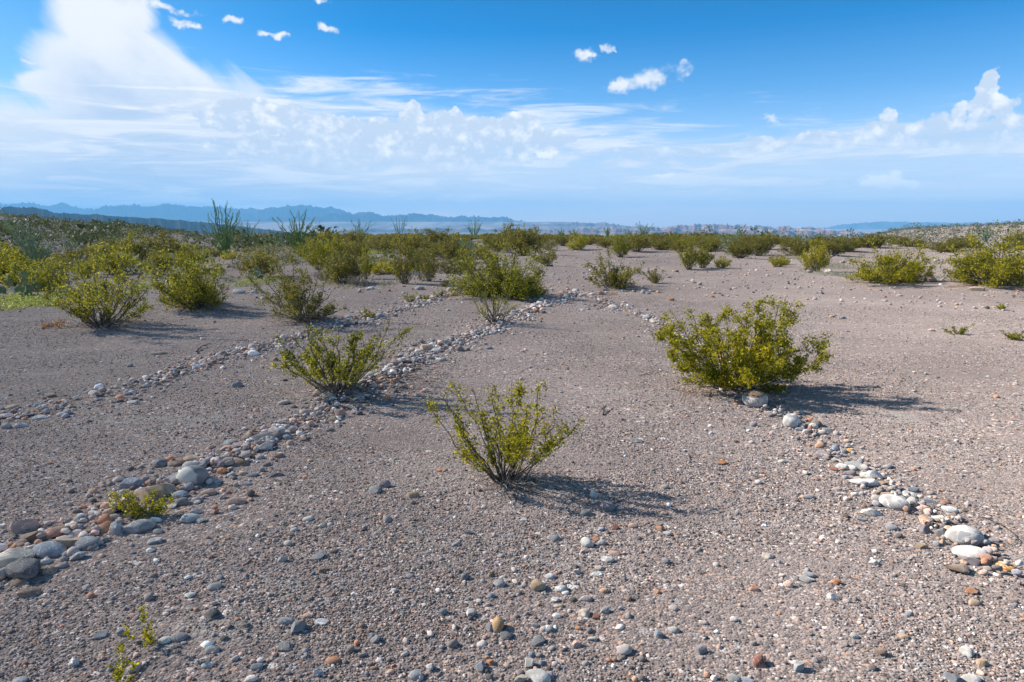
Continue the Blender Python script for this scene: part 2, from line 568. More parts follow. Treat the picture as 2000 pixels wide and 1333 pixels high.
def mat_stone(name, c, mode=None, c2=None):
    m, T, b, out = material(name)
    tc = T.new('ShaderNodeTexCoord')
    oi = T.new('ShaderNodeObjectInfo')
    rnd = oi.outputs['Random']
    off = T.new('ShaderNodeCombineXYZ')
    T.l.new(T.m('MULTIPLY', rnd, 40.0), off.inputs[0])
    p = T.v('ADD', tc.outputs['Object'], off.outputs[0])
    n1 = T.noise(p, 22.0, 6, 0.62)
    n2 = T.noise(p, 150.0, 4, 0.65)
    lo = tuple(x * 0.68 for x in c)
    hi = tuple(min(x * 1.22, 0.8) for x in c)
    col = T.mix(T.step(n1, 0.32, 0.68), lo, hi)
    col = T.mix(T.m('MULTIPLY', T.step(n2, 0.5, 0.75), 0.45), col, tuple(x * 0.5 for x in c))
    # dusty blotches and thin veins
    dust = T.noise(p, 9.0, 5, 0.6)
    col = T.mix(T.m('MULTIPLY', T.step(dust, 0.45, 0.68), 0.6), col, (0.33, 0.30, 0.28))
    vein = T.m('ABSOLUTE', T.m('SUBTRACT', T.noise(p, 14.0, 3, 0.5, 0.8), 0.5))
    col = T.mix(T.m('MULTIPLY', T.m('LESS_THAN', vein, 0.008), T.m('GREATER_THAN', rnd, 0.55)), col, tuple(min(1, x * 1.6 + 0.1) for x in c))
    if mode == 'split':                      # pale rind over part of the stone
        sp = T.new('ShaderNodeSeparateXYZ')
        T.l.new(tc.outputs['Object'], sp.inputs[0])
        s = T.m('ADD', T.m('ADD', T.m('MULTIPLY', sp.outputs[0], -0.9), T.m('MULTIPLY', sp.outputs[1], -1.0)), T.m('MULTIPLY', T.m('SUBTRACT', n1, 0.5), 0.05))
        col = T.mix(T.step(s, 0.02, 0.035), col, c2)
    if mode == 'crust':                      # brown crust on the top
        sp = T.new('ShaderNodeSeparateXYZ')
        T.l.new(tc.outputs['Object'], sp.inputs[0])
        s = T.m('ADD', sp.outputs[2], T.m('MULTIPLY', T.m('SUBTRACT', n1, 0.5), 0.07))
        col = T.mix(T.step(s, 0.028, 0.045), col, T.mix(T.step(n2, 0.35, 0.6), c2, (0.16, 0.11, 0.08)))
    if mode == 'stripe':
        w = T.new('ShaderNodeTexWave')
        w.inputs['Scale'].default_value = 16
        w.inputs['Distortion'].default_value = 3
        T.l.new(p, w.inputs['Vector'])
        col = T.mix(T.step(w.outputs['Fac'], 0.45, 0.7), col, c2)
    if mode == 'patch':
        col = T.mix(T.step(T.noise(p, 13.0, 2, 0.4), 0.55, 0.58), col, c2)
    gn = T.new('ShaderNodeNewGeometry')
    spz = T.new('ShaderNodeSeparateXYZ')
    T.l.new(tc.outputs['Generated'], spz.inputs[0])
    soil = T.step(T.m('ADD', spz.outputs[2], T.m('MULTIPLY', T.m('SUBTRACT', n1, 0.5), 0.7)), 0.62, 0.30)
    col = T.mix(T.m('MULTIPLY', soil, 0.3 if mode in ('split', 'crust', 'patch') else 0.75), col, (0.29, 0.265, 0.245))
    val = T.lin(rnd, 0, 1, 0.85, 1.12)
    cc = T.new('ShaderNodeCombineColor')
    for i in range(3):
        T.l.new(val, cc.inputs[i])
    T.l.new(T.mix(1.0, col, cc.outputs[0], 'MULTIPLY'), b.inputs['Base Color'])
    b.inputs['Roughness'].default_value = 0.8
    bp = T.new('ShaderNodeBump')
    bp.inputs['Strength'].default_value = 0.55
    bp.inputs['Distance'].default_value = 0.004
    T.l.new(T.m('ADD', n2, T.m('MULTIPLY', n1, 1.6)), bp.inputs['Height'])
    T.l.new(bp.outputs[0], b.inputs['Normal'])
    return m


def mat_leaf(name, stops, trans=0.42):
    m, T, b, out = material(name)
    g = T.new('ShaderNodeNewGeometry')
    oi = T.new('ShaderNodeObjectInfo')
    clump = T.noise(g.outputs['Position'], 7.0, 2, 0.5)
    f = T.m('ADD', T.m('MULTIPLY', g.outputs['Random Per Island'], 0.7), T.m('MULTIPLY', T.m('SUBTRACT', clump, 0.35), 0.9))
    f = T.m('ADD', f, T.m('MULTIPLY', T.m('SUBTRACT', oi.outputs['Random'], 0.5), 0.16))
    col = T.ramp(f, stops)
    T.l.new(col, b.inputs['Base Color'])
    b.inputs['Roughness'].default_value = 0.55
    b.inputs['Specular IOR Level'].default_value = 0.12
    tr = T.new('ShaderNodeBsdfTranslucent')
    T.l.new(col, tr.inputs[0])
    ms = T.new('ShaderNodeMixShader')
    ms.inputs[0].default_value = trans
    T.l.new(b.outputs[0], ms.inputs[1])
    T.l.new(tr.outputs[0], ms.inputs[2])
    T.l.new(ms.outputs[0], out.inputs[0])
    return m


def mat_noise(name, c1, c2, scale, rough=0.85):
    m, T, b, out = material(name)
    tc = T.new('ShaderNodeTexCoord')
    n = T.noise(tc.outputs['Object'], scale, 5, 0.6)
    T.l.new(T.mix(T.step(n, 0.35, 0.65), c1, c2), b.inputs['Base Color'])
    b.inputs['Roughness'].default_value = rough
    return m


M_GROUND = mat_ground()
M_VALLEY = mat_valley()
M_PEB = mat_tint("mixed_pebbles")
M_ST = {k: mat_stone(v[0].replace(' ', '_').replace('-', '_') + "_stone", v[1]) for k, v in STONE_COL.items()}
M_ST['2'] = mat_stone("two_tone_stone", (0.27, 0.275, 0.285), 'split', (0.66, 0.63, 0.58))
M_ST['C'] = mat_stone("crusted_stone", (0.58, 0.53, 0.48), 'crust', (0.30, 0.21, 0.15))
M_ST['S'] = mat_stone("striped_stone", (0.52, 0.42, 0.36), 'stripe', (0.42, 0.20, 0.09))
M_ST['P'] = mat_stone("white_stone_with_grey_patch", (0.66, 0.63, 0.60), 'patch', (0.36, 0.36, 0.37))
LEAF_STOPS = [(0.0, (0.065, 0.08, 0.012)), (0.3, (0.165, 0.175, 0.016)), (0.6, (0.30, 0.29, 0.024)), (1.0, (0.56, 0.49, 0.05))]
M_LEAF = mat_leaf("creosote_leaf", LEAF_STOPS)
M_LEAF_G = mat_leaf("creosote_leaf_fresh", [(0.0, (0.07, 0.09, 0.01)), (0.3, (0.20, 0.20, 0.012)), (0.6, (0.41, 0.36, 0.018)), (1.0, (0.70, 0.58, 0.045))])
M_LEAF_FAR = mat_leaf("creosote_leaf_olive", [(0.0, (0.065, 0.072, 0.02)), (0.35, (0.145, 0.142, 0.03)), (0.65, (0.245, 0.22, 0.038)), (1.0, (0.40, 0.34, 0.055))])
M_STEM = mat_noise("creosote_bark", (0.05, 0.043, 0.036), (0.19, 0.165, 0.14), 30)
M_DEAD = mat_noise("dead_wood", (0.12, 0.105, 0.095), (0.36, 0.33, 0.30), 25)
M_DARKTWIG = mat_noise("dark_twig", (0.03, 0.027, 0.025), (0.09, 0.08, 0.07), 25)
M_OCO = mat_leaf("ocotillo_cane", [(0.0, (0.05, 0.095, 0.03)), (0.5, (0.13, 0.24, 0.075)), (1.0, (0.28, 0.38, 0.13))], 0.15)
M_OCO_P = mat_leaf("ocotillo_cane_pale", [(0.0, (0.10, 0.16, 0.09)), (0.5, (0.19, 0.29, 0.17)), (1.0, (0.34, 0.44, 0.28))], 0.15)
M_SOTOL = mat_leaf("sotol_blade", [(0.0, (0.08, 0.14, 0.09)), (0.5, (0.15, 0.24, 0.16)), (1.0, (0.28, 0.36, 0.25))], 0.15)
M_PAD = mat_noise("prickly_pear_pad", (0.10, 0.16, 0.075), (0.22, 0.28, 0.15), 9, 0.6)
M_PADW = mat_noise("prickly_pear_pad_pale", (0.42, 0.46, 0.36), (0.60, 0.62, 0.54), 9, 0.6)
M_COVER = mat_leaf("bright_ground_cover_leaf", [(0.0, (0.16, 0.20, 0.04)), (0.5, (0.34, 0.38, 0.09)), (1.0, (0.55, 0.56, 0.20))], 0.25)
M_DRYG = mat_leaf("dry_grass_blade", [(0.0, (0.20, 0.19, 0.13)), (0.5, (0.36, 0.34, 0.25)), (1.0, (0.50, 0.49, 0.38))], 0.2)
M_DRYB = mat_leaf("dry_bush_twiglets", [(0.0, (0.11, 0.10, 0.085)), (0.5, (0.23, 0.21, 0.175)), (1.0, (0.36, 0.34, 0.26))], 0.2)
M_RUSTG = mat_leaf("rusty_dry_weed", [(0.0, (0.18, 0.09, 0.04)), (0.5, (0.34, 0.19, 0.09)), (1.0, (0.45, 0.30, 0.16))], 0.2)
M_COVER2 = mat_leaf("low_scrub_leaf", [(0.0, (0.08, 0.095, 0.03)), (0.5, (0.19, 0.20, 0.06)), (1.0, (0.36, 0.36, 0.13))], 0.25)
M_SCRUB = mat_leaf("hillside_scrub_leaf", [(0.0, (0.035, 0.055, 0.022)), (0.4, (0.085, 0.11, 0.04)), (0.75, (0.15, 0.165, 0.055)), (1.0, (0.24, 0.23, 0.08))], 0.2)
M_SCRUB_P = mat_leaf("pale_hillside_scrub_leaf", [(0.0, (0.06, 0.075, 0.045)), (0.5, (0.13, 0.145, 0.085)), (1.0, (0.24, 0.25, 0.16))], 0.2)


# ------------------------------------------------------------------ ground sheet
def build_ground():
    rr = np.concatenate([[0.35], np.geomspace(0.7, 15000, 430)])
    a1 = np.radians(np.arange(-62, 62.01, 0.3))
    a2 = np.radians(np.arange(65, 296, 3.0))
    aa = np.concatenate([a1, a2])
    nr, na = len(rr), len(aa)
    R, A = np.meshgrid(rr, aa, indexing='ij')
    X = R * np.sin(A)
    Y = R * np.cos(A)
    Z = Hgt(X, Y)
    V = np.stack([X, Y, Z], -1).reshape(-1, 3)
    V = np.concatenate([V, [[0, 0, float(Hgt(0, 0))]]])
    i, j = np.meshgrid(np.arange(nr - 1), np.arange(na), indexing='ij')
    j2 = (j + 1) % na
    Q = np.stack([i * na + j, i * na + j2, (i + 1) * na + j2, (i + 1) * na + j], -1).reshape(-1, 4)
    Q = Q[:, ::-1]
    jj = np.arange(na)
    tri = np.stack([np.full(na, nr * na), (jj + 1) % na, jj], -1)
    me = mesh_np("ground", V, [Q, tri], M_GROUND)
    me.materials.append(M_VALLEY)
    ring = np.repeat(np.arange(nr - 1), na)
    mi = np.concatenate([(rr[ring] > 620).astype(np.int32), np.zeros(na, np.int32)])
    me.polygons.foreach_set('material_index', mi)
    o = link_mesh("ground", me)
    o['kind'] = 'structure'


build_ground()


# ------------------------------------------------------------------ far mountains
def fbm1(x, seed, octs=6):
    rng = np.random.default_rng(seed)
    out = np.zeros_like(x)
    for k in range(octs):
        f = 2.0 ** k
        ph = rng.uniform(0, 6.28, 3)
        out += (np.sin(x * f + ph[0]) + np.sin(x * f * 1.37 + ph[1]) + np.sin(x * f * 0.71 + ph[2])) / (3 * f ** 0.85)
    return out


def ridge(name, dist, prof, mat, depth, seed, label, zbase=-110.0, rough=0.10, flat_top=0.0):
    prof = np.array(prof, float)
    px = np.arange(prof[0, 0], prof[-1, 0] + 0.1, 1.7)
    py = np.interp(px, prof[:, 0], prof[:, 1])
    nu = len(px)
    vs = np.linspace(-1, 1, 49)
    D = np.array([ray(a, b) for a, b in zip(px, py)])
    hd = np.hypot(D[:, 0], D[:, 1])
    ux, uy = D[:, 0] / hd, D[:, 1] / hd
    top = 1.6 + D[:, 2] / hd * dist
    top = top + (fbm1(px * 0.11, seed) * 1.0 + np.abs(fbm1(px * 0.33, seed + 1)) * 1.6 - 0.6) * rough * 150 * dist / 12000
    edge = np.clip(np.minimum(np.arange(nu), np.arange(nu)[::-1]) / 10.0, 0, 1)
    V = np.zeros((nu, len(vs), 3))
    for k, v in enumerate(vs):
        a = abs(v)
        if flat_top > 0:
            a = max(0.0, (a - flat_top) / (1 - flat_top))
        p = (1 - a) ** 1.25
        gul = np.array([1.0 - min(1.0, max(0.0, mnoise.ridged_multi_fractal(Vector((q * 0.035, v * depth / dist * 26.0 + seed, seed * 1.7)), 0.9, 2.1, 5, 0.9, 1.6) * 0.5)) for q in px])
        p2 = p * (1 - 0.6 * gul * math.sin(min(1.0, a * 1.6) * math.pi) ** 0.8)
        z = zbase + (top - zbase) * p2 * edge
        r = dist + v * depth * (1 + 0.12 * np.sin(px * 0.05 + seed)) + fbm1(px * 0.06, seed + 3) * depth * 0.12
        V[:, k, 0] = ux * r
        V[:, k, 1] = uy * r
        V[:, k, 2] = z
    m = len(vs)
    i, j = np.meshgrid(np.arange(nu - 1), np.arange(m - 1), indexing='ij')
    Q = np.stack([i * m + j, (i + 1) * m + j, (i + 1) * m + j + 1, i * m + j + 1], -1).reshape(-1, 4)
    o = link_mesh(name, mesh_np(name, V.reshape(-1, 3), Q, mat, smooth=True))
    o['kind'] = 'structure'
    o['label'] = label


M_MTN = mat_rock("mountain_rock", (0.055, 0.05, 0.045), (0.13, 0.11, 0.095), 0.004)
M_MESA = mat_rock("mesa_slope", (0.055, 0.055, 0.05), (0.11, 0.10, 0.085), 0.02, None, (0.04, 0.055, 0.03))
M_BAD = mat_rock("badland_clay", (0.17, 0.085, 0.065), (0.31, 0.175, 0.135), 0.010, ((0.44, 0.36, 0.31), (0.20, 0.10, 0.08)))
M_BAD2 = mat_rock("badland_earth", (0.14, 0.08, 0.06), (0.29, 0.18, 0.14), 0.012, None, (0.12, 0.11, 0.07))
ridge("mountains", 14200, [(-260, 404), (-120, 400), (0, 400), (43, 396), (90, 401), (122, 398), (162, 407), (187, 409), (240, 413), (330, 425)],
      M_MTN, 900, 11, "palest blue ridge behind the flat mesa")
ridge("mountains", 12600, [(110, 428), (160, 416), (190, 408), (202, 403), (240, 401), (300, 403), (330, 398.5), (352, 402), (395, 404), (430, 405), (480, 408), (510, 409), (560, 418), (640, 428)],
      M_MTN, 850, 23, "pale blue range behind the tall ocotillo")
ridge("mountains", 11600, [(450, 426), (500, 411), (520, 407), (560, 403), (590, 400.5), (612, 403.5), (645, 405), (668, 411), (690, 418), (697, 414), (720, 415), (760, 426)],
      M_MTN, 700, 37, "rounded blue massif behind the second ocotillo")
ridge("mountains", 9800, [(400, 441), (470, 432), (540, 427), (600, 424), (640, 420), (663, 416), (690, 419), (717, 414.5), (745, 421), (760, 422), (772, 419.5), (810, 418.5), (845, 419),
      (865, 423), (887, 425.5), (905, 421.5), (930, 424), (983, 425), (1000, 428.5), (1008, 431), (1017, 429.5), (1035, 436), (1080, 442)],
      M_MTN, 520, 41, "darker blue jagged range ending in a small peak", zbase=-60)
ridge("mesa", 3300, [(-330, 398), (-60, 402), (0, 410), (8, 406), (14, 404), (60, 406), (92, 410.5), (104, 416.5), (140, 418), (200, 420), (238, 425), (252, 424), (300, 427), (350, 430.5),
      (420, 437), (500, 446), (600, 458)],
      M_MESA, 620, 53, "flat topped dark blue mesa sloping down to the plain", zbase=-85, rough=0.05, flat_top=0.12)
ridge("badlands", 7600, [(960, 446), (1000, 440), (1040, 436.5), (1080, 437.5), (1130, 435.5), (1146, 434.5), (1165, 436), (1182, 435.5), (1208, 440), (1260, 443), (1320, 449)],
      M_BAD, 380, 67, "low purple ridge beyond the badlands", zbase=-80)
ridge("badlands", 5400, [(1010, 456), (1080, 450), (1120, 447), (1160, 444), (1200, 444.5), (1240, 446), (1270, 444.5), (1300, 443), (1338, 441), (1356, 438), (1372, 438.8), (1405, 438.5),
      (1418, 441), (1440, 439), (1455, 440.5), (1500, 443.5), (1528, 442.5), (1550, 444.5), (1582, 443.8), (1612, 447), (1650, 451), (1720, 458)],
      M_BAD, 420, 71, "banded pink and white badland hills", zbase=-90)
def lumpy(x0, x1, y0, amp, seed):
    xs = np.arange(x0, x1, 9.0)
    ys = y0 - np.abs(fbm1(xs * 0.05, seed)) * amp - np.abs(fbm1(xs * 0.16, seed + 2)) * amp * 0.5
    ys += np.clip(1 - np.minimum(xs - x0, x1 - xs) / 60.0, 0, 1) * 9
    return list(zip(xs, ys))


ridge("badlands", 4700, lumpy(1060, 1700, 452.5, 5.5, 301), M_BAD, 330, 91, "middle row of lumpy reddish badland hills", zbase=-85, rough=0.05)
ridge("badlands", 4000, lumpy(1180, 1640, 456.0, 5.0, 311), M_BAD2, 260, 93, "low front row of dark reddish badland mounds", zbase=-85, rough=0.05)
ridge("badlands", 6300, lumpy(640, 1130, 449.5, 4.0, 317), M_BAD2, 330, 95, "low swells on the pale plain before the blue range", zbase=-85, rough=0.04)
ridge("mountains", 14400, [(1540, 452), (1600, 446), (1640, 440), (1690, 434.8), (1730, 433), (1780, 434.2), (1850, 435.2), (1920, 436), (2010, 437), (2200, 438), (2350, 444)],
      M_MTN, 800, 83, "very faint far mesa on the horizon", rough=0.04)


# ------------------------------------------------------------------ stones
def stone_verts(rng, dims, shape, sub, smooth=False):
    V, Fa = ICO[sub]
    V = V.copy()
    e = {'o': 1.0, 'f': 0.9, 'r': 1.0, 'a': 0.85, 'l': 1.0}[shape]
    V = np.sign(V) * np.abs(V) ** e
    # broad lumps
    k = {'o': 0.10, 'f': 0.11, 'r': 0.075, 'a': 0.10, 'l': 0.16}[shape]
    n = np.zeros(len(V))
    for q in range(9):
        d = rng.normal(size=3)
        d *= (1.3 + 0.5 * q) / np.linalg.norm(d)
        n += np.sin(V @ d + rng.uniform(0, 6.28)) / (1 + 0.45 * q)
    V *= (1 + k * n / 1.6)[:, None]
    if shape in 'or' and not smooth:         # a few worn flats
        for q in range(4):
            d = rng.normal(size=3)
            d /= np.linalg.norm(d)
            over = np.clip(V @ d - rng.uniform(0.72, 0.92), 0, None)
            V -= np.outer(over * 0.9, d)
    if shape in 'afl':                       # broken faces
        for q in range({'a': 16, 'f': 8, 'l': 7}[shape]):
            d = rng.normal(size=3)
            d[2] *= 0.8
            d /= np.linalg.norm(d)
            lim = rng.uniform(0.42, 0.8)
            s = V @ d
            over = np.clip(s - lim, 0, None)
            V -= np.outer(over * 0.97, d)
    if shape == 'l':
        n = np.zeros(len(V))
        for q in range(10):
            d = rng.normal(size=3) * 5
            n += np.abs(np.sin(V @ d + rng.uniform(0, 6.28)))
        V *= (1 + 0.035 * (n - 5))[:, None]
    lo, hi = V.min(0), V.max(0)
    V = (V - (lo + hi) / 2) / (hi - lo) * np.array(dims)
    return V, Fa


